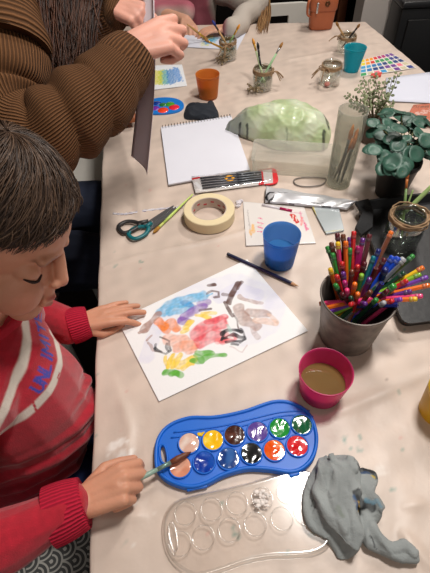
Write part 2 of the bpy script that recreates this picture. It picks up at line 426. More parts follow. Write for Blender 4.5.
# ============================================================ FURNITURE AROUND
wplastic = mat('white_plastic', S(226, 222, 214), 0.4)
def make_chair(loc, rz, label):
    t = thing('plastic_chair', (0, 0, 0), label, 'chair', 'white plastic chairs around the table')
    b = NB(); box(b, (0, 0, 0.44), (0.40, 0.40, 0.024), 0, 0.01); obj('seat', b, wplastic, t)
    b = NB()      # back with a rectangular hand slot, in the local yz plane at x = -0.19
    hole = [(-0.042, 0.672), (0.042, 0.672), (0.042, 0.708), (-0.042, 0.708)]
    outer = [(-0.175, 0.54), (0.175, 0.54), (0.175, 0.71), (0.16, 0.745), (0.10, 0.755), (-0.10, 0.755), (-0.16, 0.745), (-0.175, 0.71)]
    prism(b, outer, -0.010, 0.010, [hole])
    bmesh.ops.transform(b, matrix=Matrix.Translation((-0.195, 0, 0)) @ Matrix(((0, 0, 1, 0), (1, 0, 0, 0), (0, 1, 0, 0), (0, 0, 0, 1))), verts=b.verts)
    obj('backrest', b, wplastic, t, smooth=False)
    for s in (-1, 1):
        b = NB(); tube(b, [(-0.195, s * 0.18, 0.43), (-0.197, s * 0.18, 0.60)], 0.012); obj('back_post', b, wplastic, t)
    for x in (-0.17, 0.17):
        for s in (-1, 1):
            b = NB(); tube(b, [(x * 1.12, s * 0.19, 0.0), (x, s * 0.17, 0.435)], [0.012, 0.016]); obj('leg', b, wplastic, t)
    t.location = loc; t.rotation_euler = (0, 0, rz); return t
ch0 = make_chair((0.285, 2.50, 0), 0, 'white plastic chair past the far table edge, left of the tan leather bag')
ch0.location = (0.345, 2.42, 0); ch0.rotation_euler = (0, 0, math.radians(92))
# backrest of the far chair faces the table: turn so that the back panel is its near side
c2 = dup(ch0, (-0.50, 1.47, 0), math.radians(0)); c2['label'] = 'white plastic chair at the left table side behind the woman in brown'
c3 = dup(ch0, (-0.66, 0.98, 0), math.radians(0)); c3['label'] = 'white plastic chair under the seated woman in the brown sweater'
c4 = dup(ch0, (-0.12, 2.42, 0), math.radians(-90)); c4['label'] = 'white plastic chair under the child in the pink sweater'

# the boy's chair
t = thing('dining_chair', Z(-0.47, 0.31, -T), 'dark wooden chair with a grey scallop-patterned seat pad under the boy', 'chair')
dkw = mat('dark_wood', S(36, 28, 25), 0.5, var=0.2, vscale=10)
b = NB(); box(b, (-0.47, 0.31, 0.405), (0.42, 0.44, 0.03), 0, 0.008); obj('seat', b, dkw, t)
M = mat('scallop_fabric', S(120, 118, 114), 0.9); nt = M.node_tree; bs = nt.nodes['Principled BSDF']
def scallops(nt, bs, S_=25):
    tcn = nt.nodes.new('ShaderNodeTexCoord'); sp_ = nt.nodes.new('ShaderNodeSeparateXYZ'); nt.links.new(tcn.outputs['Object'], sp_.inputs[0])
    def mth(op, a, b_=None, c_=None):
        n = nt.nodes.new('ShaderNodeMath'); n.operation = op
        for k, v in enumerate((a, b_, c_)):
            if v is None: continue
            if isinstance(v, (int, float)): n.inputs[k].default_value = v
            else: nt.links.new(v, n.inputs[k])
        return n.outputs[0]
    y = mth('MULTIPLY', sp_.outputs[0], S_ * 1.8); x = mth('MULTIPLY', sp_.outputs[1], S_)
    row = mth('FLOOR', y); fy = mth('FRACT', y); x2 = mth('FRACT', mth('ADD', mth('MULTIPLY', row, 0.5), x))
    dx = mth('SUBTRACT', x2, 0.5); d = mth('SQRT', mth('ADD', mth('MULTIPLY', dx, dx), mth('MULTIPLY', mth('MULTIPLY', fy, fy), 0.25)))
    ring = mth('GREATER_THAN', mth('SINE', mth('MULTIPLY', d, 30.0)), 0.35)
    mx = nt.nodes.new('ShaderNodeMix'); mx.data_type = 'RGBA'; mx.inputs[6].default_value = S(66, 66, 66); mx.inputs[7].default_value = S(160, 158, 152)
    nt.links.new(ring, mx.inputs[0]); nt.links.new(mx.outputs[2], bs.inputs['Base Color'])
scallops(nt, bs)
b = NB(); box(b, (-0.47, 0.31, 0.437), (0.41, 0.43, 0.034), 0, 0.014); obj('seat_pad', b, M, t)
for x in (-0.65, -0.29):
    for y in (0.12, 0.50):
        b = NB(); box(b, (x, y, 0.195), (0.036, 0.036, 0.39), 0, 0.004); obj('leg', b, dkw, t)
for y in (0.12, 0.50):
    b = NB(); box(b, (-0.665, y, 0.65), (0.03, 0.03, 0.46), 0, 0.004); obj('back_post', b, dkw, t)
for z in (0.60, 0.74, 0.85):
    b = NB(); box(b, (-0.665, 0.31, z), (0.018, 0.36, 0.06), 0, 0.004); obj('back_slat', b, dkw, t)

# black cabinet right of the table, against the grey wall
t = thing('black_cabinet', (1.205, 2.10, 0), 'black box-shaped cabinet beyond the right table edge before the grey wall', 'cabinet')
bk = mat('black_laminate', S(20, 20, 21), 0.35, var=0.15)
Rz = math.radians(-3)
b = NB(); box(b, (1.205, 2.10, 0.385), (0.75, 0.14, 0.77), 0, 0.006); obj('body', b, bk, t)
b = NB(); box(b, (1.205, 2.095, 0.785), (0.76, 0.155, 0.026), 0, 0.006); obj('top_panel', b, mat('black_top', S(38, 38, 40), 0.3), t)
b = NB(); box(b, (1.205, 2.026, 0.38), (0.68, 0.012, 0.70), 0, 0.004); obj('door', b, bk, t)
# wooden shelving far behind
t = thing('wooden_shelf', (0.45, 3.05, 0), 'brown wooden shelf frame in the dark beyond the far table end', 'shelf')
wd = mat('brown_wood', S(120, 70, 44), 0.6, var=0.2, vscale=4, aniso=(4, 4, 0.5))
for x in (-0.35, 0.35, 0.83):
    b = NB(); box(b, (x, 2.92, 0.9), (0.05, 0.05, 1.8), 0, 0.004); obj('post', b, wd, t)
for z in (0.10, 0.95, 1.75):
    b = NB(); box(b, (0.24, 3.08, z), (1.22, 0.34, 0.03), 0, 0.003); obj('shelf_board', b, mat('dark_shelf', S(44, 30, 24), 0.6), t)
E0 = 0.0012                    # small lift so that things lie on the cloth relief
# ============================================================ PAINTING
Q = lambda pts: PX(pts, 2.048, 110, 240)
c4_ = [P(*c, E0) for c in ((159, 401.6), (308, 331), (247, 259.5), (117.5, 320.5))]
me, uv = sheet(c4_, 300, 210, 0.0007)
q = xy(me)
bl, bl2, pu, orr, yl, rd, pk, gn, br, br2, bk_, lil = S(88, 176, 222), S(60, 130, 200), S(132, 84, 176), S(238, 130, 52), S(246, 208, 66), S(226, 74, 88), S(236, 150, 110), S(92, 172, 52), S(92, 58, 50), S(168, 130, 118), S(28, 26, 34), S(214, 212, 236)
st = [(Q([(110, 170), (180, 108), (260, 90), (330, 120)]), .026, lil, .35), (Q([(75, 240), (95, 180)]), .012, lil, .45), (Q([(270, 200), (320, 180), (340, 130)]), .02, lil, .3),
      (Q([(225, 120), (262, 100), (300, 112)]), .014, lil, .5),
      (Q([(107, 148), (125, 135), (160, 122), (190, 116)]), .0115, bl, .85), (Q([(125, 148), (160, 138)]), .010, bl, .8), (Q([(150, 128), (172, 140)]), .005, bl2, .5), (Q([(200, 114), (208, 112)]), .003, bl, .8),
      (Q([(150, 158), (168, 148), (190, 138)]), .009, pu, .8), (Q([(145, 165), (158, 168)]), .008, pu, .85), (Q([(185, 132), (198, 128)]), .007, pu, .6),
      (Q([(100, 168), (112, 178)]), .009, orr, .9), (Q([(122, 170), (136, 182)]), .009, orr, .85), (Q([(104, 180), (120, 188)]), .006, orr, .9),
      (Q([(120, 205), (148, 208), (165, 222)]), .012, pk, .65), (Q([(140, 222), (172, 215)]), .010, pk, .65),
      (Q([(155, 180), (165, 170)]), .006, yl, .9), (Q([(150, 190), (158, 184)]), .005, yl, .9), (Q([(178, 155), (205, 160)]), .004, yl, .9), (Q([(192, 152), (215, 150)]), .004, yl, .8),
      (Q([(178, 195), (200, 178), (225, 172)]), .014, rd, .85), (Q([(185, 210), (215, 198), (232, 200)]), .012, rd, .75), (Q([(200, 168), (215, 165), (236, 160)]), .006, rd, .8), (Q([(222, 208), (250, 202)]), .008, S(240, 110, 110), .55), (Q([(232, 210), (255, 200)]), .006, rd, .5),
      (Q([(112, 240), (118, 262)]), .0035, yl, .9), (Q([(118, 262), (130, 235)]), .0035, yl, .9), (Q([(130, 235), (128, 262)]), .0035, yl, .9), (Q([(128, 262), (146, 236)]), .004, yl, .9), (Q([(140, 258), (170, 245)]), .0075, yl, .9), (Q([(150, 262), (168, 255)]), .005, yl, .9),
      (Q([(170, 250), (205, 240), (232, 236)]), .005, gn, .9), (Q([(180, 232), (205, 234)]), .0062, gn, .9), (Q([(176, 238), (190, 246)]), .005, gn, .9), (Q([(115, 272), (145, 275)]), .0058, gn, .95), (Q([(128, 278), (138, 274)]), .005, gn, .95),
      (Q([(70, 185), (85, 168), (100, 152)]), .0065, br2, .85), (Q([(62, 190), (72, 184)]), .003, br2, .7), (Q([(78, 205), (84, 198)]), .0025, br2, .8), (Q([(80, 210), (92, 228), (104, 232)]), .002, br2, .6), (Q([(104, 200), (122, 208), (124, 224), (112, 234), (96, 230), (92, 216)]), .0020, bk_, .7), (Q([(94, 222), (104, 230)]), .0024, bk_, .8), (Q([(118, 214), (118, 226)]), .0022, bk_, .8),
      (Q([(204, 95), (212, 92)]), .0045, br, .95), (Q([(198, 110), (208, 106), (222, 108), (224, 116), (214, 120)]), .0022, br, .8),
      (Q([(262, 90), (250, 112), (244, 130)]), .0052, br, .95), (Q([(268, 88), (262, 100)]), .003, br, .9), (Q([(236, 130), (246, 150), (252, 156)]), .0035, br, .85), (Q([(252, 150), (262, 168), (268, 190)]), .0018, br, .7), (Q([(232, 112), (250, 116)]), .003, br, .8), (Q([(270, 182), (276, 204), (266, 212)]), .0016, bk_, .7),
      (Q([(262, 140), (275, 165), (300, 178)]), .010, br2, .75), (Q([(285, 150), (320, 152)]), .009, br2, .7), (Q([(265, 118), (290, 128), (310, 130)]), .0045, br2, .6), (Q([(300, 165), (335, 170)]), .0065, S(226, 190, 170), .7), (Q([(290, 182), (300, 198)]), .005, br2, .45), (Q([(325, 155), (340, 168)]), .004, S(226, 190, 170), .7),
      (Q([(228, 192), (240, 186), (268, 188)]), .0038, bk_, .95), (Q([(232, 202), (255, 196), (272, 200)]), .0034, bk_, .95), (Q([(240, 210), (262, 208), (274, 206)]), .0030, bk_, .9), (Q([(250, 215), (262, 216)]), .0028, bk_, .7), (Q([(244, 200), (252, 202)]), .002, S(250, 240, 240), .9), (Q([(232, 190), (230, 206)]), .0028, bk_, .9),
      (Q([(188, 145), (205, 142)]), .0028, br, .8), (Q([(246, 220), (270, 230), (280, 218)]), .0013, S(214, 196, 196), .7), (Q([(240, 175), (248, 190)]), .003, S(160, 200, 190), .6)]
rgb = paint(q, S(240, 239, 240), st, wob=0.0013, f=24, soft=0.22, grow=1.22); rgb *= np.clip(1 + 0.05 * N2(q, 90) * (rgb.min(1) < 0.6), 0.7, 1.2)[:, None]
setcol(me, np.clip(rgb, 0, 1))
tag(obj('painting', me, paper_m), "child's colourful watercolour animal painting on a white sheet under the boy's hand", 'painting')

# ============================================================ PALETTE AND ITS CLEAR LID
blue_m = mat('blue_plastic', S(16, 104, 208), 0.42, spec=0.4, coat=0.0)
o_ = closed(PX([(32, 165), (36, 112), (62, 77), (110, 58), (170, 56), (235, 43), (300, 22), (345, 25), (385, 50), (403, 95), (400, 140), (380, 172), (345, 188), (290, 181), (240, 180), (190, 194), (150, 214), (110, 222), (68, 210), (42, 190)], 2.263, 140, 390, 0.012), 5) if False else None
def outl(pts, sc, ox, oy, h, n=6):
    return [(p.x, p.y) for p in closed([Vector((*x, 0)) for x in PX(pts, sc, ox, oy, h)], n)]
pal_px = [(32, 165), (36, 112), (62, 77), (110, 58), (170, 56), (235, 43), (300, 22), (345, 25), (385, 50), (403, 95), (400, 140), (380, 172), (345, 188), (290, 181), (240, 180), (190, 194), (150, 214), (110, 222), (68, 210), (42, 190)]
ol = outl(pal_px, 2.263, 140, 390, 0.012)
cen = sum((Vector(p) for p in ol), Vector((0, 0))) / len(ol)
def inset(o, d):
    out = []; n = len(o)
    for i in range(n):
        a, c = Vector(o[i - 1]), Vector(o[(i + 1) % n]); t = (c - a).normalized(); nn = Vector((t.y, -t.x))
        p = Vector(o[i]); 
        out.append(p - nn * d * sgn)
    return [tuple(p) for p in out]
ar = sum(ol[i - 1][0] * ol[i][1] - ol[i][0] * ol[i - 1][1] for i in range(len(ol))); sgn = 1 if ar > 0 else -1
hole = outl([(46, 128), (52, 124), (57, 134), (61, 155), (58, 164), (50, 160), (46, 146)], 2.263, 140, 390, 0.012, 4)
pal = thing('paint_palette', Vector((cen.x, cen.y, T)), 'blue plastic watercolour palette with twelve round pans of wet paint', 'palette')
b = NB(); prism(b, inset(ol, 0.002), T + 0.001, T + 0.009, [hole]); obj('tray', b, blue_m, pal, smooth=False)
b = NB(); n = len(ol)
prof = [(-0.0005, 0.001), (0.0, 0.010), (0.001, 0.0122), (0.003, 0.0126), (0.005, 0.0118), (0.006, 0.009)]
rg = [[b.verts.new((x, y, T + z)) for x, y in inset(ol, d)] for d, z in prof]
for R0, R1 in zip(rg, rg[1:]):
    for i in range(n): b.faces.new((R0[i], R0[(i + 1) % n], R1[(i + 1) % n], R1[i]))
obj('rim', b, blue_m, pal)
b = NB(); rg = [[b.verts.new((x, y, T + z)) for x, y in inset(hole, d * (1 if True else 1))] for d, z in ((-0.003, 0.009), (-0.002, 0.0115), (0.0, 0.0115), (0.0008, 0.009))]
for R0, R1 in zip(rg, rg[1:]):
    for i in range(len(hole)): b.faces.new((R0[i], R0[(i + 1) % len(hole)], R1[(i + 1) % len(hole)], R1[i]))
obj('grip_rim', b, blue_m, pal)
b = NB()
for pts in ([(76, 96), (180, 82), (250, 66), (320, 50), (384, 47)], [(70, 108), (180, 93), (252, 76), (325, 58), (392, 60)]):
    tube(b, spline([Vector((*x, T + 0.0095)) for x in PX(pts, 2.263, 140, 390, 0.0095)], 8), 0.0013, 8)
obj('groove_rib', b, blue_m, pal)
pans = [((111, 120), S(222, 178, 160), S(240, 226, 216), 'pale pink paint'), ((165, 113), S(250, 192, 4), S(252, 214, 60), 'yellow paint'), ((214, 102), S(64, 28, 20), S(100, 56, 44), 'brown paint'), ((266, 94), S(92, 66, 150), S(150, 130, 196), 'purple paint'),
        ((316, 86), S(6, 140, 44), S(60, 176, 80), 'bright green paint'), ((366, 78), S(8, 96, 56), S(14, 112, 66), 'dark green paint'), ((91, 173), S(222, 146, 116), S(240, 190, 166), 'peach paint'), ((145, 163), S(8, 54, 160), S(30, 90, 190), 'blue paint'),
        ((200, 155), S(22, 60, 130), S(60, 110, 180), 'dark blue paint'), ((252, 143), S(12, 14, 16), S(60, 62, 66), 'black paint'), ((304, 136), S(238, 84, 10), S(250, 130, 50), 'orange paint'), ((356, 126), S(214, 20, 30), S(240, 70, 80), 'red paint')]
wet = mat('wet_paint', S(128, 128, 128), 0.16, vcol=True, spec=0.7, coat=0.5, bump=0.35, bscale=70)
palp = []
for k, ((x, y), c1, c2, lab) in enumerate(pans):
    p = P(140 + x / 2.263, 390 + y / 2.263, 0.011); palp.append(p)
    R_ = 0.0158
    b = NB(); lathe(b, [(R_ + 0.0022, 0.008), (R_ + 0.0018, 0.0118), (R_ + 0.0006, 0.0124), (R_ - 0.0004, 0.0116), (R_ - 0.0006, 0.0095)], (p.x, p.y, T), 40); obj('pan_ring', b, blue_m, pal)
    b = NB(); rr = []
    for i in range(15): r = R_ * (1 - i / 14); rr.append((r, 0))
    lathe(b, rr, (p.x, p.y, T + 0.0105), 48)
    me = bpy.data.meshes.new('paint_pan'); b.normal_update(); b.to_mesh(me); b.free(); co = coords(me); qq = co[:, :2]
    rad = np.linalg.norm(qq - np.array([p.x, p.y]), axis=1) / R_
    co[:, 2] += 0.0008 * N2(qq + k, 16) * (1 - rad ** 2) + 0.0003 * np.abs(N2b(qq + k, 40)) * (rad < 0.95) + 0.0006; setco(me, co)
    mixv = np.clip(N2b(qq + k * .3, 30) * 0.5 + 0.1, 0, .8)[:, None]
    if k in (4, 5, 9): mixv *= 0.35
    setcol(me, np.array(c1[:3]) * (1 - mixv) + np.array(c2[:3]) * mixv)
    obj('paint_pan', me, wet, pal, label=lab)
b = NB()
for x, y, r in ((134, 113, .0034), (139, 114, .003), (144, 112, .0036), (149, 115, .0032)):
    q_ = P(140 + x / 2.263, 390 + y / 2.263 - 6, 0.011); ball(b, (q_.x, q_.y, T + 0.0095), r, (1.3, 1, 0.5), seg=10)
obj('paint_smear', remesh(b, .0008, 2), mat('yellow_smear', S(240, 196, 30), 0.25), pal, label='yellow paint smear')
b = NB(); box(b, (*P(294, 473, 0.008)[:2], T + 0.006), (0.016, 0.010, 0.008), 0.25, 0.002); obj('hinge_tab', b, blue_m, pal)
b = NB(); box(b, (*P(197, 487, 0.008)[:2], T + 0.006), (0.030, 0.006, 0.006), 0.15, 0.001); obj('hinge_tab', b, blue_m, pal)

lid_m = glass('clear_lid_plastic', (0.985, 0.98, 0.975, 1), 0.018, 0.15, 0.45)
lid_e = glass('clear_lid_edge', (0.95, 0.95, 0.94, 1), 0.22, 0.16, 0.7)
lpx = [(28, 175), (33, 132), (58, 98), (105, 82), (160, 70), (225, 55), (290, 36), (345, 22), (390, 28), (425, 60), (440, 110), (440, 165), (428, 205), (395, 226), (345, 232), (290, 234), (230, 245), (170, 266), (110, 280), (65, 258), (38, 222)]
ll = outl(lpx, 2.389, 150, 460, 0.008)
cen = sum((Vector(p) for p in ll), Vector((0, 0))) / len(ll)
ar = sum(ll[i - 1][0] * ll[i][1] - ll[i][0] * ll[i - 1][1] for i in range(len(ll))); sgn = 1 if ar > 0 else -1
lid = thing('palette_lid', Vector((cen.x, cen.y, T)), 'clear plastic palette lid with round hollows lying below the blue palette', 'palette lid')
b = NB(); n = len(ll); base_z = 0.008
prof = [(0.006, 0.0075), (0.0035, 0.0078), (0.002, 0.007), (0.001, 0.004), (0.0, 0.0015), (-0.001, 0.0012)]
rg = [[b.verts.new((x, y, T + z)) for x, y in inset(ll, d)] for d, z in prof]
for R0, R1 in zip(rg, rg[1:]):
    for i in range(n): b.faces.new((R0[i], R0[(i + 1) % n], R1[(i + 1) % n], R1[i]))
obj('lid_rim', b, lid_e, lid)
holes = []; wells = [((85, 128), 0), ((147, 118), 0), ((208, 104), 0), ((268, 92), 1), ((328, 78), 0), ((380, 66), 0), ((128, 185), 0), ((190, 167), 0), ((252, 153), 0), ((315, 140), 0), ((370, 128), 0), ((72, 200), 0)]
b = NB(); prism(b, inset(ll, 0.0055), T + 0.0072, T + 0.0078); obj('lid_panel', b, lid_m, lid, smooth=False)
for (x, y), f in wells:
    p = P(150 + x / 2.389, 460 + y / 2.389, 0.008); b = NB()
    lathe(b, [(0.0158, 0.0078), (0.0156, 0.0092), (0.0148, 0.0100), (0.0140, 0.0092), (0.0138, 0.0080)], (p.x, p.y, T), 40); obj('well_ring', b, lid_e, lid)
    if f:
        b = NB()
        for i in range(34):
            a = random.uniform(0, 6.28); r = 0.012 * math.sqrt(random.random()); ball(b, (p.x + r * math.cos(a), p.y + r * math.sin(a), T + 0.0088), random.uniform(.0012, .0034), (1.2, 1, 0.5), seg=8)
        obj('dried_paint', b, mat('dry_white_paint', S(226, 216, 210), 0.5, var=0.25, vscale=250), lid, label='flaky white dried paint')
b = NB(); hs = outl([(46, 155), (54, 150), (62, 170), (66, 205), (60, 218), (52, 205), (46, 180)], 2.389, 150, 460, 0.008, 5)
tube(b, [Vector((*p, T + 0.0085)) for p in hs + hs[:1]], 0.0011, 8); obj('grip_ring', b, lid_e, lid)

# ============================================================ CUPS
def cup(name, x, y, rb, rt, h, m, label, liquid=None, th=0.0016, tilt=None, cat='cup', rimr=0.0012):
    p = P(x, y, 0); t = thing(name, Vector((p.x, p.y, T)), label, cat)
    z0 = E0
    pr = [(0, z0), (rb * 0.9, z0), (rb, z0 + 0.002)] + [(rb + (rt - rb) * k / 8, z0 + 0.002 + (h - 0.003) * k / 8) for k in range(1, 9)] + [(rt, h), (rt - th * 0.5, h + 0.0008), (rt - th, h)]
    pr += [(rt - th - (rt - rb) * k / 8, h - (h - 0.006) * k / 8) for k in range(1, 9)] + [(0, 0.005)]
    b = NB(); lathe(b, pr, (p.x, p.y, T), 56); obj('cup_body', b, m, t)
    if liquid:
        lm, lh = liquid; rl = rb + (rt - rb) * lh / h - th - 0.0003
        b = NB(); lathe(b, [(0, 0.006), (rb - th - 0.0006, 0.006), (rl, lh), (0, lh)], (p.x, p.y, T), 48); flat(obj('muddy_water', b, lm, t), 0.5)
    return t
cup('plastic_cup', 320, 391, 0.034, 0.0425, 0.066, clear('pink_plastic', S(236, 80, 146), 0.45, 0.25, (0.9, 0.32, 0.55, 1)), 'pink translucent plastic cup of brown paint water right of the painting', (mat('paint_water', S(124, 98, 58), 0.06, spec=0.7), 0.030))
cup('plastic_cup', 279, 262, 0.031, 0.038, 0.080, clear('blue_cup_plastic', S(70, 140, 212), 0.42, 0.25, (0.40, 0.62, 0.92, 1)), 'blue translucent plastic cup above the right corner of the painting', (mat('blue_water', S(60, 116, 172), 0.08), 0.035))
cup('plastic_cup', 208.5, 97, 0.030, 0.038, 0.074, clear('orange_cup_plastic', S(226, 140, 60), 0.55, 0.3, (0.92, 0.6, 0.32, 1)), 'orange translucent plastic cup beside the black cloth', (mat('orange_water', S(150, 74, 24), 0.1), 0.04))
cup('plastic_cup', 351, 71, 0.024, 0.037, 0.078, clear('teal_cup_plastic', S(20, 176, 196), 0.6, 0.3, (0.4, 0.85, 0.9, 1)), 'teal plastic cup behind the twine-wrapped jar at the far right')
cup('plastic_cup', 438, 412, 0.030, 0.036, 0.070, clear('yellow_cup_plastic', S(226, 190, 50), 0.7, 0.3, (0.9, 0.8, 0.4, 1)), 'yellow plastic cup cut off by the right edge of the photo')

# ============================================================ BUCKET OF PENCILS
bc = P(345.5, 335, 0); bc = Vector((bc.x, bc.y, T)); BH, RB, RT = 0.112, 0.047, 0.060
bt = thing('tin_bucket', bc, 'weathered grey metal bucket packed with coloured pencils', 'bucket')
zinc = mat('zinc', S(112, 104, 98), 0.5, metal=0.35, var=0.4, vscale=38, bump=0.4, bscale=60)
b = NB()
pr = [(0, E0), (RB - .002, E0), (RB, 0.002), (RB + .001, 0.004)] + [(RB + (RT - RB) * k / 10, BH * k / 10) for k in range(1, 10)] + [(RT, BH - .003), (RT + .002, BH - .001), (RT + .0024, BH + .001), (RT + .001, BH + .0025), (RT - .001, BH + .001), (RT - .0018, BH - .002)] + [(RT - .002 - (RT - RB) * k / 6, BH - (BH - .006) * k / 6) for k in range(1, 7)] + [(0, 0.006)]
lathe(b, pr, bc, 64); obj('bucket_body', b, zinc, bt)
PCOL = dict(red=S(200, 36, 40), orange=S(232, 112, 30), yellow=S(236, 192, 40), magenta=S(176, 30, 110), purple=S(98, 44, 128), maroon=S(92, 26, 36), blue=S(24, 70, 190), navy=S(24, 36, 110), teal=S(14, 118, 130), green=S(50, 140, 60), dgreen=S(22, 66, 44), brown=S(110, 60, 40), grey=S(110, 112, 122), pink=S(224, 60, 120), black=S(26, 26, 30), silver=S(170, 172, 178), lime=S(130, 180, 50), violet=S(116, 60, 170))
def pcm(c, r=0.3): return mat('lacquer_' + c, PCOL[c], r, coat=0.3)
def pencil(x, y, h, col, cap, label, r=0.0038, L=0.175):
    tip = P(x, y, h); q2 = Vector((tip.x - bc.x, tip.y - bc.y)); rad = q2.length
    dz_ = h - BH
    lim = RT - 0.009
    if dz_ < 0.004: dz_ = 0.004
    if rad > lim: rim = q2.normalized() * (lim - random.uniform(0, 0.010))
    else: rim = q2 * random.uniform(0.72, 0.9)
    s = (q2 - rim) / (tip.z - T - BH) if h > BH + .002 else Vector((0, 0))
    prev = None; z = BH; pos = rim.copy()
    L0 = math.sqrt((q2 - rim).length_squared + dz_ ** 2)
    while z > 0.012 and (L0 < L):
        z -= 0.004; pos = pos - s * 0.004
        L0 += 0.004 * math.sqrt(1 + s.length_squared)
        if pos.length > RB + (RT - RB) * z / BH - 0.007: break
    end = Vector((bc.x + pos.x, bc.y + pos.y, T + z)); d = (tip - end).normalized()
    t = thing('coloured_pencil', end, label, 'pencil', 'coloured pencils in the tin bucket')
    b = NB(); capl = 0.006 if cap != 'cut' else 0.0
    tube(b, [end, tip - d * capl], r, 6); flat(obj('pencil_body', b, pcm(col), t), 0.4)
    if capl:
        b = NB(); lathe(b, [(r * 1.02, 0), (r * 1.02, capl * .6), (r * .8, capl * .95), (0, capl)], tip - d * capl, 12, d); obj('end_cap', b, pcm(cap), t)
        b = NB(); lathe(b, [(r * 1.0, 0), (r * 1.12, 0.0008), (r * 1.12, 0.004), (r * 1.0, 0.005)], tip - d * (capl + 0.006), 12, d); obj('ferrule', b, mat('band_' + cap, tuple(c * .55 + .05 for c in PCOL[cap][:3]) + (1,), 0.3), t)
    else:
        b = NB(); lathe(b, [(r * .5, 0), (r * .5, 0.0008), (0, 0.0008)], tip - d * 0.0004, 10, d); obj('lead_end', b, mat('lead_' + col, tuple(c * .4 for c in PCOL[col][:3]) + (1,), 0.5), t)
    return t
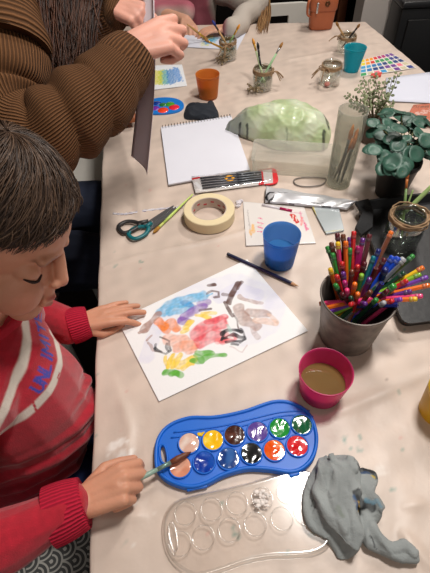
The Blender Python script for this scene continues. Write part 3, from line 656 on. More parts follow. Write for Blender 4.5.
pcs = [
 (337.7, 242, .170, 'pink', 'yellow', 'long pink pencil with a yellow end at the left of the bucket'),
 (345.7, 241, .168, 'orange', 'orange', 'orange pencil between the pink and the green one, standing tall'),
 (353.8, 231, .176, 'red', 'red', 'tallest red pencil at the top of the bundle'),
 (363.0, 238, .172, 'magenta', 'purple', 'long magenta pencil in the middle of the bundle'),
 (358.5, 246, .160, 'magenta', 'magenta', 'second magenta pencil just left of the tall magenta one'),
 (369.8, 234, .172, 'maroon', 'maroon', 'tall maroon pencil right of the magenta ones'),
 (379.2, 249, .160, 'blue', 'navy', 'deep blue pencil between the maroon pencil and the tan one'),
 (391.8, 231, .168, 'brown', 'orange', 'tan-brown pencil standing alone against the black tray'),
 (374.0, 256, .150, 'teal', 'teal', 'teal pencil tucked left of the deep blue one'),
 (393.5, 256, .152, 'blue', 'blue', 'thick bright blue marker with a white stripe, left of its twin'),
 (399.0, 257, .152, 'blue', 'blue', 'thick bright blue marker, right one of the pair'),
 (404.5, 258, .150, 'grey', 'silver', 'grey mechanical pencil right of the blue markers'),
 (414.0, 255, .150, 'dgreen', 'green', 'dark green pencil with a clear cap at the upper right'),
 (424.0, 267, .148, 'yellow', 'orange', 'yellow pencil with an orange end leaning far right'),
 (421.0, 274, .140, 'lime', 'lime', 'lime green pencil below the yellow leaning one'),
 (428.0, 277, .138, 'violet', 'violet', 'violet pencil leaning out at the right'),
 (430.0, 285, .134, 'orange', 'orange', 'orange pencil leaning furthest to the right'),
 (423.0, 296, .128, 'pink', 'pink', 'pink pencil leaning right below the orange ones'),
 (417.5, 299, .126, 'orange', 'yellow', 'orange pencil with a yellow end low at the right rim'),
 (412.0, 291, .130, 'purple', 'purple', 'purple pencil low at the right between orange pencils'),
 (402.0, 299, .126, 'violet', 'violet', 'violet pencil end at the right front rim'),
 (398.0, 305, .122, 'navy', 'cut', 'navy pencil end at the right front rim'),
 (337.0, 233, .172, 'maroon', 'maroon', 'dark maroon pencil at the back left of the bundle'),
 (343.0, 234, .170, 'brown', 'brown', 'dark brown pencil at the back behind the orange one'),
 (349.5, 237, .165, 'purple', 'purple', 'purple pencil at the back left of the tall red one'),
 (350.0, 248, .158, 'green', 'green', 'green pencil right of the tall orange one'),
 (331.0, 242, .160, 'brown', 'brown', 'brown pencil at the far left back of the bundle'),
 (332.5, 253, .152, 'green', 'green', 'green pencil at the left back rim'),
 (327.0, 246, .152, 'dgreen', 'green', 'dark green pencil leaning furthest to the left'),
 (330.0, 268, .134, 'orange', 'yellow', 'short orange pencil end at the left rim'),
 (336.5, 275, .138, 'red', 'red', 'short red pencil end just inside the left rim'),
 (335.0, 284, .128, 'dgreen', 'green', 'short green pencil end low at the left rim'),
 (344.5, 281, .138, 'magenta', 'magenta', 'short magenta pencil end at the front left'),
 (347.0, 289, .130, 'pink', 'pink', 'short pink pencil end at the front left'),
 (355.0, 283, .140, 'orange', 'orange', 'short orange pencil end at the front centre'),
 (341.5, 293, .124, 'maroon', 'maroon', 'short maroon pencil end near the front left rim'),
 (350.5, 297, .122, 'dgreen', 'dgreen', 'short dark green pencil end at the front left rim'),
 (350.0, 305, .116, 'red', 'red', 'short red pencil end lowest at the front rim'),
 (358.0, 293, .128, 'red', 'orange', 'short red pencil with an orange end at the front'),
 (366.0, 304, .118, 'magenta', 'purple', 'magenta pencil end lying on the front rim'),
 (377.0, 299, .124, 'dgreen', 'green', 'dark green pencil lying across the front of the bucket'),
 (385.0, 302, .122, 'black', 'silver', 'black pen lying across the front of the bucket'),
 (393.0, 300, .126, 'pink', 'red', 'pink pencil lying towards the front right rim'),
 (382.0, 283, .142, 'navy', 'cut', 'navy pencil in the middle behind the front ends'),
 (365.0, 262, .150, 'maroon', 'maroon', 'short maroon pencil between the magenta ones'),
 (386.0, 268, .146, 'navy', 'navy', 'navy pencil just left of the bright blue markers'),
 (408.0, 280, .138, 'red', 'red', 'red pencil between the yellow and the orange leaning ones'),
 (342.0, 262, .150, 'maroon', 'red', 'maroon pencil between the pink and the front red end'),
 (376.0, 268, .148, 'maroon', 'cut', 'cut maroon pencil behind the front centre of the bundle'), (370.0, 278, .142, 'purple', 'purple', 'purple pencil end in the middle of the bundle'), (362.0, 274, .144, 'green', 'lime', 'lime-ended green pencil in the middle of the bundle'),
 (395.0, 285, .136, 'green', 'green', 'green pencil low between the blue markers and the right rim'), (388.0, 290, .132, 'maroon', 'maroon', 'maroon pencil end low at the front right'), (371.0, 291, .130, 'brown', 'brown', 'brown pencil end at the front centre'), (352.0, 270, .146, 'brown', 'brown', 'short brown pencil left of the magenta ones'), (343.0, 272, .140, 'purple', 'purple', 'short purple pencil at the left front of the bundle'), (405.0, 272, .142, 'dgreen', 'dgreen', 'dark green pencil under the yellow leaning one'), (385.0, 258, .150, 'maroon', 'maroon', 'maroon pencil behind the deep blue one'), (358.0, 265, .150, 'red', 'red', 'red pencil left of the short maroon one'),
]
for a in pcs:
    pencil(*a, r=0.0054 if 'marker' in a[5] else 0.0041, L=0.172)

# ============================================================ MASKING TAPE, SCISSORS, BRUSH, PENCIL
c = P(209.5, 218, 0.0); c = Vector((c.x, c.y, T + E0))
t = thing('masking_tape', c, 'roll of cream masking tape lying on its side below the spiral pad', 'tape')
b = NB(); lathe(b, [(0.041, 0.0), (0.0575, 0.0), (0.0590, 0.0015), (0.0590, 0.0255), (0.0575, 0.027), (0.041, 0.027)], c, 72); flat(obj('tape', b, mat('cream_tape', S(226, 208, 168), 0.6, var=0.03, vscale=30), t), 0.7)
b = NB(); lathe(b, [(0.0412, 0.0003), (0.0412, 0.0268), (0.0388, 0.0268), (0.0388, 0.0003), (0.0412, 0.0003)], c, 64)
me = bpy.data.meshes.new('core'); b.to_mesh(me); b.free()
flat(obj('cardboard_core', me, mat('core_card', S(196, 180, 166), 0.8, var=0.03), t), 0.7)
b = NB()
for k in range(14):
    a = k * 0.45; p_ = c + Vector((math.cos(a) * 0.0385, math.sin(a) * 0.0385, 0.010 + 0.006 * (k % 2)))
    box(b, p_, (0.0008, 0.008, 0.0035), a)
obj('core_print', b, mat('red_print', S(190, 60, 70), 0.7), t, smooth=False)

def strip(b, pts, z, wdt, th):
    """flat bar along a polyline"""
    pts = [Vector((p[0], p[1], z)) for p in pts]; L, R = [], []
    for i, p in enumerate(pts):
        tt = (pts[min(i + 1, len(pts) - 1)] - pts[max(i - 1, 0)]).normalized(); n_ = Vector((-tt.y, tt.x, 0)); ww = wdt[i] if hasattr(wdt, '__len__') else wdt
        L.append(p + n_ * ww / 2); R.append(p - n_ * ww / 2)
    prism(b, [(v.x, v.y) for v in L + R[::-1]], z, z + th)
sc_ = P(148, 227); t = thing('scissors', Vector((sc_.x, sc_.y, T)), 'scissors with teal and dark grey handles left of the tape', 'scissors')
steel = mat('steel', S(150, 150, 152), 0.3, metal=0.8)
b = NB(); strip(b, PX([(148, 231), (170, 215), (176, 209)]), T + 0.004, [0.016, 0.012, 0.002], 0.002); obj('blade', b, steel, t, smooth=False)
b = NB(); strip(b, PX([(146, 228), (166, 214), (174, 208)]), T + 0.006, [0.014, 0.010, 0.002], 0.002); obj('blade', b, steel, t, smooth=False)
b = NB(); lathe(b, [(0.004, 0), (0.004, 0.0015), (0, 0.002)], (*P(152, 225)[:2], T + 0.008), 16); obj('pivot', b, steel, t)
def ring_handle(pts, mm, name, lab):
    b = NB(); loop = closed([Vector((*x, T + 0.007)) for x in PX(pts)], 6); tube(b, loop + loop[:2], 0.0048, 10, squash=0.8)
    return b
b = ring_handle([(119, 229), (126, 224), (135, 224), (140, 227), (134, 232), (124, 235)], None, 'h', ''); tube(b, [Vector((*x, T + 0.0075)) for x in PX([(137, 226), (149, 224)])], [0.005, 0.006], 10); obj('handle', b, mat('grey_handle', S(52, 50, 50), 0.45), t, label='dark grey handle')
b = ring_handle([(129, 236), (136, 230), (146, 229), (149, 231), (145, 237), (135, 241)], None, 'h', ''); tube(b, [Vector((*x, T + 0.0085)) for x in PX([(146, 230), (152, 226)])], [0.005, 0.005], 10); obj('handle', b, mat('teal_handle', S(14, 104, 112), 0.4), t, label='teal handle')

def brush(p0, p1, name, label, hm, fm, bm_, rh=0.0028, bl=0.022, fl=0.02, cat='paintbrush', grp=None, flatb=False):
    """p0 handle end, p1 bristle tip"""
    p0, p1 = Vector(p0), Vector(p1); d = (p1 - p0).normalized(); t = thing(name, p0, label, cat, grp)
    a = p1 - d * bl; c = a - d * fl
    b = NB(); tube(b, [p0, p0 + d * 0.004, p0.lerp(c, .3), p0.lerp(c, .75), c], [rh * .3, rh * .55, rh * .75, rh * 1.15, rh * .9], 10); obj('handle', b, hm, t)
    b = NB(); tube(b, [c - d * .001, c + d * fl * .5, a], [rh * .95, rh * 1.0, rh * 1.1], 12); obj('ferrule', b, fm, t)
    b = NB(); tube(b, [a - d * .001, a + d * bl * .35, a + d * bl * .75, p1], [rh * 1.05, rh * 1.5, rh * 1.1, rh * .2], 12); obj('bristles', b, bm_, t)
    return t
lime = mat('lime_lacquer', S(190, 214, 110), 0.35); gold = mat('brass', S(206, 160, 70), 0.3, metal=0.7); brist = mat('tan_bristle', S(150, 104, 50), 0.8, var=0.3, vscale=200); silver = mat('silver', S(190, 190, 190), 0.25, metal=0.8)
brush(P(193, 194, .009), P(153, 233, .004), 'paintbrush', 'lime green paintbrush with golden bristles beside the scissors', lime, mat('lime_ferrule', S(196, 206, 110), 0.4), mat('golden_bristle', S(168, 120, 40), 0.7, var=0.3, vscale=150), 0.003, 0.022, 0.016)
a_, c_ = P(227.5, 254, .005), P(299, 286.5, .004)
d_ = (c_ - a_).normalized(); t = thing('pencil', a_, 'navy pencil lying between the painting and the blue cup', 'pencil')
b = NB(); tube(b, [a_ + d_ * .006, c_ - d_ * .016], 0.0038, 6); flat(obj('pencil_body', b, mat('navy_lacquer', S(22, 32, 66), 0.35, coat=.3), t), .4)
b = NB(); lathe(b, [(0.0037, 0), (0.0012, 0.013), (0, 0.016)], c_ - d_ * .0165, 12, d_); obj('sharpened_tip', b, mat('cedar', S(196, 150, 110), 0.7), t)
b = NB(); lathe(b, [(0.0011, 0), (0, 0.004)], c_ - d_ * .004, 10, d_); obj('lead', b, mat('graphite', S(30, 30, 32), .4), t)
b = NB(); lathe(b, [(0.0039, 0), (0.0039, .005), (.003, .0065), (0, .0068)], a_, 12, d_); obj('end_cap', b, mat('navy_cap', S(20, 24, 44), .4), t)

# ============================================================ SPIRAL PAD
v00, v10, v01 = P(168.5, 184.5, .006), P(250, 169.5, .006), P(160.8, 127.2, .006)
v11 = v01 + (v10 - v00)
t = thing('spiral_pad', Vector((*v00[:2], T)), 'spiral-bound drawing pad open at a blank white page', 'drawing pad')
dn = Vector((0, 0, -0.0055 + E0))
b = NB(); prism(b, [(v.x, v.y) for v in (v00 + Vector((-.001, -.002, 0)), v10 + Vector((.001, -.002, 0)), v11, v01)], T + E0, T + 0.003); obj('backing_board', b, mat('grey_board', S(120, 108, 100), .8), t, smooth=False)
b = NB(); prism(b, [(v.x, v.y) for v in (v00, v10, v11, v01)], T + 0.003, T + 0.0065); obj('pages', b, mat('page_white', S(222, 222, 232), .7), t, smooth=False)
b = NB(); ex = (v11 - v01).normalized(); ey = (v01 - v00).normalized(); Lw = (v11 - v01).length
nn = 24
for i in range(nn):
    o = v01 + ex * (Lw * (i + .5) / nn) + Vector((0, 0, -0.001)); pts = []
    for k in range(13):
        a = -0.6 + k / 12 * 4.6; pts.append(o + ey * (-0.004 + 0.006 * math.cos(a) + .001) + Vector((0, 0, 0.002 + 0.0058 * math.sin(a))) + ex * (k / 12 * .002))
    pts = [Vector((p.x, p.y, max(p.z, T + .002))) for p in pts]; tube(b, pts, 0.0007, 6)
obj('spiral_wire', b, mat('dark_wire', S(50, 46, 44), .35, metal=.6), t)
# ============================================================ PACKETS AND CARDS
def packet(name, corners, label, cat, h, base_rgb, strokes, sc, ox, oy, nu=120, nv=40, m=None, wob=0, th=0.004, zf=None):
    c4 = [P(*c, h) for c in corners]; me, uv = sheet(c4, nu, nv, th, zf); setcol(me, paint(xy(me), base_rgb, [(PX(p, sc, ox, oy, h), r, c, a) for p, r, c, a in strokes], wob=wob, soft=0.2))
    return tag(obj(name, me, m or paper_m), label, cat)
glossy = mat('glossy_card', S(220, 220, 220), 0.25, vcol=True, coat=0.3)
# brush set: card tray, clear sleeve, pens
cs = [P(*c, 0.004) for c in ((195.5, 193.5), (273, 183.5), (272, 170), (191.5, 178.5))]
t = thing('pen_set', Vector((*cs[0][:2], T)), 'packet of black brush pens with red ends below the spiral pad', 'pen set')
me, uv = sheet(cs, 160, 40, 0.003); q = xy(me); s_ = lambda pts: PX(pts, 3.308, 190, 90, 0.005)
rgb = paint(q, S(214, 208, 206), [(s_([(10, 296), (30, 292)]), .004, S(206, 30, 44), 1), (s_([(20, 310), (40, 330)]), .005, S(232, 230, 232), 1), (s_([(232, 272), (236, 312)]), .0075, S(210, 30, 42), 1), (s_([(22, 330), (60, 336), (225, 318)]), .0022, S(236, 232, 230), 1)], wob=0.0003)
setcol(me, rgb); obj('backing_card', me, glossy, t)
for k in range(5):
    a = cs[0].lerp(cs[3], .16 + k * .17).lerp(cs[1].lerp(cs[2], .16 + k * .17), .10) + Vector((0, 0, .0055)); c = cs[0].lerp(cs[3], .16 + k * .17).lerp(cs[1].lerp(cs[2], .16 + k * .17), .86) + Vector((0, 0, .0055))
    p = thing('brush_pen', a, 'black brush pen in the packet, ' + ('nearest', 'second', 'middle', 'fourth', 'farthest')[k] + ' of five from the tape roll', 'pen', 'brush pens in the packet')
    b = NB(); tube(b, [a, a.lerp(c, .62)], 0.0024, 10); obj('barrel', b, mat('pen_black', S(84, 84, 92), .3), p)
    b = NB(); tube(b, [a.lerp(c, .62), a.lerp(c, .68), c], [.0024, .0020, .0020], 10); obj('pen_cap', b, mat('pen_grey', S(120, 124, 130), .3), p)
b = NB(); cc = P(229.5, 178.5, .009); lathe(b, [(0.005, 0), (0.0125, 0), (0.0125, .0012), (0.005, .0012), (0.005, 0)], cc + Vector((0, 0, .0002)), 30); obj('ring_sticker', b, mat('orange_sticker', S(244, 170, 20), .4), t)
b = NB(); q4 = [P(*c, .0095) for c in ((238, 183.5), (262, 181), (261, 171), (236, 173))]; prism(b, [(v.x, v.y) for v in q4], T + .0092, T + .0104); obj('black_label', b, mat('black_label', S(22, 22, 26), .3), t, smooth=False)
b = NB()
for i in range(14):
    u, v = random.random() * .8 + .08, random.choice((.25, .45, .65, .8)); p_ = q4[0].lerp(q4[1], u).lerp(q4[3].lerp(q4[2], u), v); box(b, (p_.x, p_.y, T + .0106), (0.003, 0.0012, 0.0006), .15)
obj('label_print', b, mat('white_print', S(226, 226, 230), .5), t, smooth=False)
b = NB(); hang = closed([Vector((*x, 0)) for x in PX([(262, 171), (274, 169), (277, 174), (278, 182), (272, 185), (264, 184)], 1, 0, 0, .004)], 4)
hh = [(v.x, v.y) for v in closed([Vector((*x, 0)) for x in PX([(269, 174), (272, 176), (271, 180), (268, 178)], 1, 0, 0, .004)], 3)]
prism(b, [(v.x, v.y) for v in hang], T + .0045, T + .0058, [hh]); obj('hanging_tab', b, mat('red_card', S(212, 34, 44), .4), t, smooth=False, label='red hanging tab with a hole')
me, uv = sheet([c + Vector((0, 0, .0065)) for c in cs], 20, 6, .0004, lambda u, v: .0012 * math.sin(u * 9) * math.sin(v * 3.1)); obj('clear_sleeve', me, glass('clear_sleeve_film', (.97, .97, .97, 1), .06, .08, .5), t)

# silver foil packet with curved logo
me, uv = sheet([P(*c, .006) for c in ((265, 203), (347, 210), (357, 203), (266, 188))], 90, 24, .005, lambda u, v: .006 * math.sin(v * 3.14) * (0.5 + .5 * math.sin(u * 3.14)) + .0014 * abs(math.sin(u * 9 + v * 2.2)) + .0008 * math.sin(u * 23 - v * 5 + 2 * math.sin(u * 7)))
q = xy(me); f_ = lambda pts: PX(pts, 3.07, 235, 140, .01)
arc = [(118, 168), (106, 166), (97, 174), (96, 184), (104, 190), (114, 186), (118, 178)]
rgb = paint(q, S(206, 206, 210), [(f_(arc), .0024, S(26, 26, 30), 1), (f_([(100, 198), (190, 196), (270, 198)]), .0014, S(50, 50, 56), .9), (f_([(180, 206), (240, 210), (300, 204)]), .0028, S(40, 42, 50), .8), (f_([(130, 166), (160, 168)]), .0010, S(60, 60, 66), .8), (f_([(270, 164), (288, 160)]), .002, S(200, 196, 90), .8)], wob=.0006)
setcol(me, rgb); tag(obj('foil_packet', me, mat('silver_foil', S(200, 200, 204), .34, metal=.35, vcol=True, bump=.2, bscale=40)), 'shiny silver foil packet with a round black logo above the cards', 'packet')
# magenta marker under the foil packet
a, c = P(262, 205, .004), P(292, 211, .004); t = thing('marker', a, 'magenta marker with a white barrel poking from under the silver packet', 'marker')
b = NB(); tube(b, [a, a.lerp(c, .6)], .0035, 10); obj('barrel', b, mat('marker_white', S(220, 214, 220), .3), t)
b = NB(); tube(b, [a.lerp(c, .6), c], .0038, 10); obj('marker_cap', b, mat('marker_magenta', S(170, 20, 80), .3), t)

g_ = lambda pts: pts
pkm, yel = S(226, 60, 130), S(238, 180, 90)
packet('print_card', ((246, 246), (316, 243.5), (304, 207), (243, 202)), 'white card with pink and yellow prints and a red corner square behind the blue cup', 'card', .002, S(226, 220, 216),
       [([(38, 215), (50, 300)], .0016, S(150, 140, 140), .5), ([(55, 262), (56, 284)], .004, yel, .8), ([(46, 278), (48, 292)], .0035, yel, .7), ([(72, 240), (84, 244)], .0016, pkm, .9), ([(70, 254), (86, 258)], .0020, pkm, .9), ([(70, 268), (84, 272)], .0020, pkm, .9), ([(68, 282), (82, 282)], .0018, pkm, .9),
        ([(176, 232), (190, 252)], .0062, S(206, 50, 44), 1), ([(178, 232), (178, 246)], .0018, S(240, 220, 210), .9), ([(186, 238), (190, 250)], .0014, S(240, 220, 210), .9), ([(198, 222), (210, 250), (220, 280)], .0024, pkm, .5), ([(205, 240), (204, 262)], .003, S(240, 130, 130), .8), ([(214, 256), (222, 276)], .0028, pkm, .8), ([(160, 222), (205, 226)], .0014, S(210, 60, 140), .6)],
       3.07, 235, 140, 110, 60, glossy, wob=.0006, th=.0012)
packet('notepad', ((326, 234.5), (344, 231), (338, 206), (311, 206)), 'pale blue-grey card with a yellow edge beside the pencil bucket', 'card', .003, S(178, 186, 190),
       [([(236, 198), (256, 262), (272, 286)], .0022, S(214, 196, 90), .9), ([(262, 288), (330, 278)], .0016, S(190, 180, 110), .7)], 3.07, 235, 140, 40, 40, glossy, th=.003)
# lacy torn strip
b = NB(); pts = spline([P(113, 213.5, .001), P(125, 214, .001), P(150, 210, .001), P(183, 207, .001)], 12); strip(b, pts, T + .001, [.006 + .0025 * math.sin(i * 2.1) for i in range(len(pts))], .0007)
me = bpy.data.meshes.new('lace'); bmesh.ops.subdivide_edges(b, edges=b.edges, cuts=2); b.to_mesh(me); b.free(); q = xy(me); setcol(me, np.where((N2(q, 130) > 0.55)[:, None], np.array(S(120, 110, 140)[:3]), np.array(S(226, 222, 226)[:3])))
tag(obj('paper_strip', me, paper_m), 'thin torn white paper strip running left of the tape roll', 'paper strip')
b = NB()
for i in range(7): ball(b, P(240 + random.uniform(-3, 3), 204 + random.uniform(-3, 3), .003), random.uniform(.004, .006), (1, 1, .6), seg=10)
me = remesh(b, .0014, 2); co = coords(me); co += normals(me) * (.0012 * N3(co, 90))[:, None]; setco(me, co)
tag(obj('paper_scrap', me, mat('scrap_paper', S(214, 208, 214), .7, var=.15, vscale=120), smooth=False), 'crumpled scrap of white paper right of the tape roll', 'paper scrap')

# loop of grey cord
b = NB(); loop = closed([P(*x, .003) for x in ((294, 180), (302, 177.5), (316, 177.5), (326, 179), (322, 184.5), (308, 186.5), (297, 185))], 8); tube(b, loop + loop[:2], .0016, 8, squash=1.0)
tag(obj('cord_loop', b, mat('grey_cord', S(126, 118, 112), .5)), 'loop of thin grey cord below the clear plastic box', 'cord')

# clear plastic box
t = thing('plastic_box', Vector((*P(290, 168)[:2], T)), 'low translucent plastic box in front of the green bag', 'plastic box')
frost = clear('frosted_box', S(226, 224, 218), .13, .3, (.95, .95, .93, 1))
fr_ = [P(*c, 0) for c in ((252, 173), (334, 180), (337, 158), (255, 152))]; ctr = sum(fr_, Vector()) / 4; HB = .036
ou = [(v.x, v.y) for v in closed([ctr + (c - ctr) * k for c in fr_ for k in (1.0,)], 1)]
def rrect(c4, r=.012, n=5):
    out = []; N = len(c4)
    for i in range(N):
        p, a, c = Vector(c4[i][:2]), Vector(c4[i - 1][:2]), Vector(c4[(i + 1) % N][:2]); u, v = (a - p).normalized() * r, (c - p).normalized() * r
        for k in range(n + 1): s = k / n; out.append(tuple((p + u) * (1 - s) ** 2 + p * 2 * s * (1 - s) + (p + v) * s * s))
    return out
rr = rrect(fr_); b = NB(); cx_ = Vector(ctr[:2])
prof = [(1.0, .0012), (1.02, HB), (1.045, HB + .001), (1.045, HB + .003), (1.0, HB + .002), (.975, .003)]
rg = [[b.verts.new((*(cx_ + (Vector(p) - cx_) * k), T + z)) for p in rr] for k, z in prof]; n = len(rr)
for R0, R1 in zip(rg, rg[1:]):
    for i in range(n): b.faces.new((R0[i], R0[(i + 1) % n], R1[(i + 1) % n], R1[i]))
b.faces.new(rg[0]); obj('box_body', b, frost, t)
b = NB(); prism(b, [tuple(cx_ + (Vector(p) - cx_) * 1.03) for p in rr], T + HB + .003, T + HB + .0045); obj('box_lid', b, frost, t, smooth=False)

# ============================================================ SOFT THINGS
def mound(bm, outline, H, center=None, n=6, rings=22, p=2.2, q=0.6, z0=E0):
    o = closed([Vector((*x, 0)) for x in outline], n); c = center or sum(o, Vector()) / len(o); c = Vector((c[0], c[1], 0)); N = len(o); R = []
    for k in range(rings + 1):
        s = 1 - k / rings
        z = H * (max(0, 1 - s ** p)) ** q
        if k == rings: R.append([bm.verts.new((c.x, c.y, T + z0 + H))])
        else: R.append([bm.verts.new((c.x + (v.x - c.x) * s, c.y + (v.y - c.y) * s, T + z0 + z)) for v in o])
    bot = [bm.verts.new((v.x, v.y, T + z0)) for v in o] if False else R[0]
    for R0, R1 in zip(R, R[1:]):
        for i in range(N):
            j = (i + 1) % N
            if len(R1) == 1: bm.faces.new((R0[i], R0[j], R1[0]))
            else: bm.faces.new((R0[i], R0[j], R1[j], R1[i]))
    bm.faces.new(R[0][::-1])
def wrinkle(me, amp, f, seed=1, ridge=True, stretch=(1, 1, 1), floor=True):
    co = coords(me); nm = normals(me); nn_ = Noise(seed); v = nn_(co * np.array(stretch), f)
    if ridge: v = 1 - np.abs(v) * 1.1
    w_ = np.clip((co[:, 2] - T - .001) / .01, 0, 1) if floor else 1
    co += nm * (amp * v * w_)[:, None]
    if floor: co[:, 2] = np.maximum(co[:, 2], T + E0)
    setco(me, co)
# green bag
gpx = [(222.8, 131), (232, 126), (243, 121), (262, 116), (290, 114), (310, 117), (322, 124), (330, 134), (326, 150), (304, 152), (276, 151), (262, 145), (245, 139), (231, 134)]
b = NB(); mound(b, PX(gpx), .084, Vector(P(287, 137, 0)), 6, 26, 2.6, .62)
me = remesh(b, .0028, 3); wrinkle(me, .0034, 6, 5); wrinkle(me, .0018, 13, 6, stretch=(1, .5, 1)); wrinkle(me, .0007, 30, 7)
q = coords(me); ref = q[:, :2]
g3 = lambda pts, h=.02: PX(pts, 3.583, 220, 90, h)
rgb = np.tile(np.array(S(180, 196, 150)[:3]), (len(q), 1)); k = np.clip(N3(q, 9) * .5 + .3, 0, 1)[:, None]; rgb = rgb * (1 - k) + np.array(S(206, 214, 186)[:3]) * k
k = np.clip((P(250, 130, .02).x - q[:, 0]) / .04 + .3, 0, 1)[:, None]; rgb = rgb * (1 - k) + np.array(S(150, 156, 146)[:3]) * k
strk = [(g3([(358, 75), (376, 115), (388, 140)], .032), .006, S(34, 34, 38), .95), (g3([(368, 180), (374, 200)], .02), .006, S(34, 34, 38), .9), (g3([(72, 135), (66, 155)], .025), .0035, S(40, 42, 44), .85), (g3([(95, 145), (100, 162)], .025), .0035, S(40, 42, 44), .85), (g3([(120, 168), (150, 178), (190, 196)], .022), .004, S(50, 54, 50), .8), (g3([(76, 72), (96, 74), (90, 84)], .045), .003, S(60, 64, 60), .8), (g3([(10, 148), (60, 140)], .006), .004, S(84, 86, 88), .6), (g3([(236, 185), (240, 200)], .02), .002, S(90, 110, 80), .5)]
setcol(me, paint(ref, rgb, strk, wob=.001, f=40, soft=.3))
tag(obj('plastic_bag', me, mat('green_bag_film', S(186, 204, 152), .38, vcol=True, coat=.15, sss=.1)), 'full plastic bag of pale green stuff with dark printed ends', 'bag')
# black cloth
b = NB(); mound(b, PX([(184, 119), (186, 108), (192, 105.5), (200, 107), (208, 106), (213, 103.5), (217, 110), (219, 119), (208, 121.5), (196, 120.5)]), .020, None, 5, 14)
me = remesh(b, .002, 2); wrinkle(me, .003, 18, 9); tag(obj('black_cloth', me, mat('navy_black_cloth', S(24, 30, 40), .85, bump=.4, bscale=200)), 'small crumpled black cloth above the spiral pad', 'cloth')
# grey rag
R8 = lambda pts: PX([(x * 3.07 / 3.07, y) for x, y in pts], 3.07, 290, 440, .012)
b = NB()
mound(b, R8([(118, 42), (170, 36), (203, 52), (214, 90), (214, 140), (196, 170), (192, 215), (222, 250), (222, 325), (188, 362), (152, 362), (136, 336), (104, 300), (66, 270), (52, 245), (64, 212), (52, 150), (66, 95), (88, 62)]), .030, Vector(P(290 + 140 / 3.07, 440 + 150 / 3.07)), 4, 20, 2.4, .55)
mound(b, R8([(205, 86), (262, 86), (270, 124), (252, 165), (285, 205), (283, 240), (258, 262), (232, 240), (206, 215), (196, 170)]), .018, None, 4, 14, 2.2, .6)
def rt(pts, r, z, sq=.55):
    pp = spline([Vector((*x, T + z)) for x in R8(pts)], 7); tube(b, pp, interp(r, len(pp)), 14, squash=sq)
rt([(238, 225), (240, 270), (262, 310), (310, 335), (345, 345), (392, 358)], [.010, .012, .012, .010, .009, .005], .009)
rt([(252, 250), (266, 295), (310, 328), (350, 325), (385, 352)], [.006, .007, .006, .006, .004], .015)
rt([(100, 90), (92, 160), (110, 230), (150, 290), (180, 330)], [.007, .010, .011, .010, .006], .026)
rt([(180, 60), (168, 120), (190, 160), (176, 230), (196, 300), (190, 345)], [.006, .008, .008, .007, .009, .006], .026)
rt([(120, 50), (150, 90), (200, 95)], [.006, .008, .006], .026)
rt([(70, 130), (60, 190), (75, 255), (120, 300)], [.006, .008, .007, .005], .012)
rt([(135, 110), (128, 190), (150, 250), (158, 300)], [.005, .007, .008, .005], .030)
rt([(205, 200), (250, 180), (284, 215)], [.007, .007, .005], .015)
me = remesh(b, .0018, 3, .5); wrinkle(me, .0034, 7, 11); wrinkle(me, .0018, 16, 12, stretch=(1.4, .6, 1)); wrinkle(me, .0003, 60, 13); q = coords(me); ref = q[:, :2]
rgb = np.tile(np.array(S(146, 151, 151)[:3]), (len(q), 1)) * (1 + .06 * N3(q, 20))[:, None]
dk = S(22, 24, 30)  # dark hole in the rag, put into the colour with its blue and yellow pattern
rgb = paint(ref, rgb, [(R8([(216, 92), (258, 94), (262, 112)]), .006, dk, .95), (R8([(222, 104), (240, 100)]), .003, S(40, 70, 110), .9), (R8([(250, 112), (258, 118)]), .002, S(210, 180, 60), .9), (R8([(196, 178), (216, 200), (245, 208)]), .007, dk, .9), (R8([(196, 205), (206, 214)]), .0035, S(226, 180, 50), .9), (R8([(190, 190), (196, 216)]), .003, S(60, 90, 130), .9), (R8([(232, 190), (262, 196), (275, 208)]), .003, S(90, 130, 150), .8), (R8([(240, 300), (262, 330)]), .0016, dk, .8), (R8([(140, 230), (150, 245)]), .004, S(110, 120, 106), .5)], wob=.0012, f=50, soft=.3)
setcol(me, rgb); tag(obj('grey_rag', me, mat('grey_jersey', S(150, 155, 155), .95, vcol=True, bump=.4, bscale=400)), 'crumpled grey cloth rag with dark patches and a blue and yellow pattern beside the palette lid', 'rag')

# ============================================================ FAR TABLE
# rainbow sheet, oval palette, far child's painting, colour chart, blank sheet, booklet
packet('rainbow_sheet', ((154, 90), (187, 86), (182, 65), (154, 66)), 'small white sheet with a yellow-to-blue wash beside the hanging grey sheet', 'painting', .002, S(226, 228, 232),
       [([(225, 285), (225, 325)], .018, S(216, 206, 40), .9), ([(240, 280), (242, 328)], .012, S(190, 200, 60), .9), ([(256, 278), (258, 328)], .012, S(90, 170, 170), .9), ([(275, 280), (280, 325)], .016, S(56, 130, 196), .9), ([(294, 270), (312, 316)], .012, S(70, 140, 210), .9)], 3.909, 100, 0, 60, 50, wob=.003, th=.002)
ov = [tuple(p[:2]) for p in closed([P(*x, .004) for x in ((140, 111), (146, 102), (158, 98), (172, 98), (181, 101), (184, 106), (180, 111), (168, 113.5), (150, 114))], 6)]
cen = sum((Vector(p) for p in ov), Vector((0, 0))) / len(ov); t = thing('paint_palette', Vector((*cen, T)), 'small blue oval palette with blobs of bright paint near the black cloth', 'palette')
b = NB(); prism(b, ov, T + .001, T + .005); obj('tray', b, mat('far_blue', S(30, 120, 206), .35), t, smooth=False)
for (x, y), cc, r in (((163, 110), S(240, 70, 40), .017), ((174, 107), S(230, 40, 60), .017), ((170, 104), S(70, 160, 50), .015), ((163, 104.5), S(40, 120, 60), .012), ((155, 108), S(120, 50, 160), .014), ((157, 103), S(20, 60, 150), .013)):
    b = NB(); p = P(x, y, .006); lathe(b, [(r, .005), (r * .9, .0068), (0, .0074)], (p.x, p.y, T), 24, sx=1.0); obj('paint_blob', b, mat('blob_%d_%d' % (x, y), cc, .25, coat=.3), t)
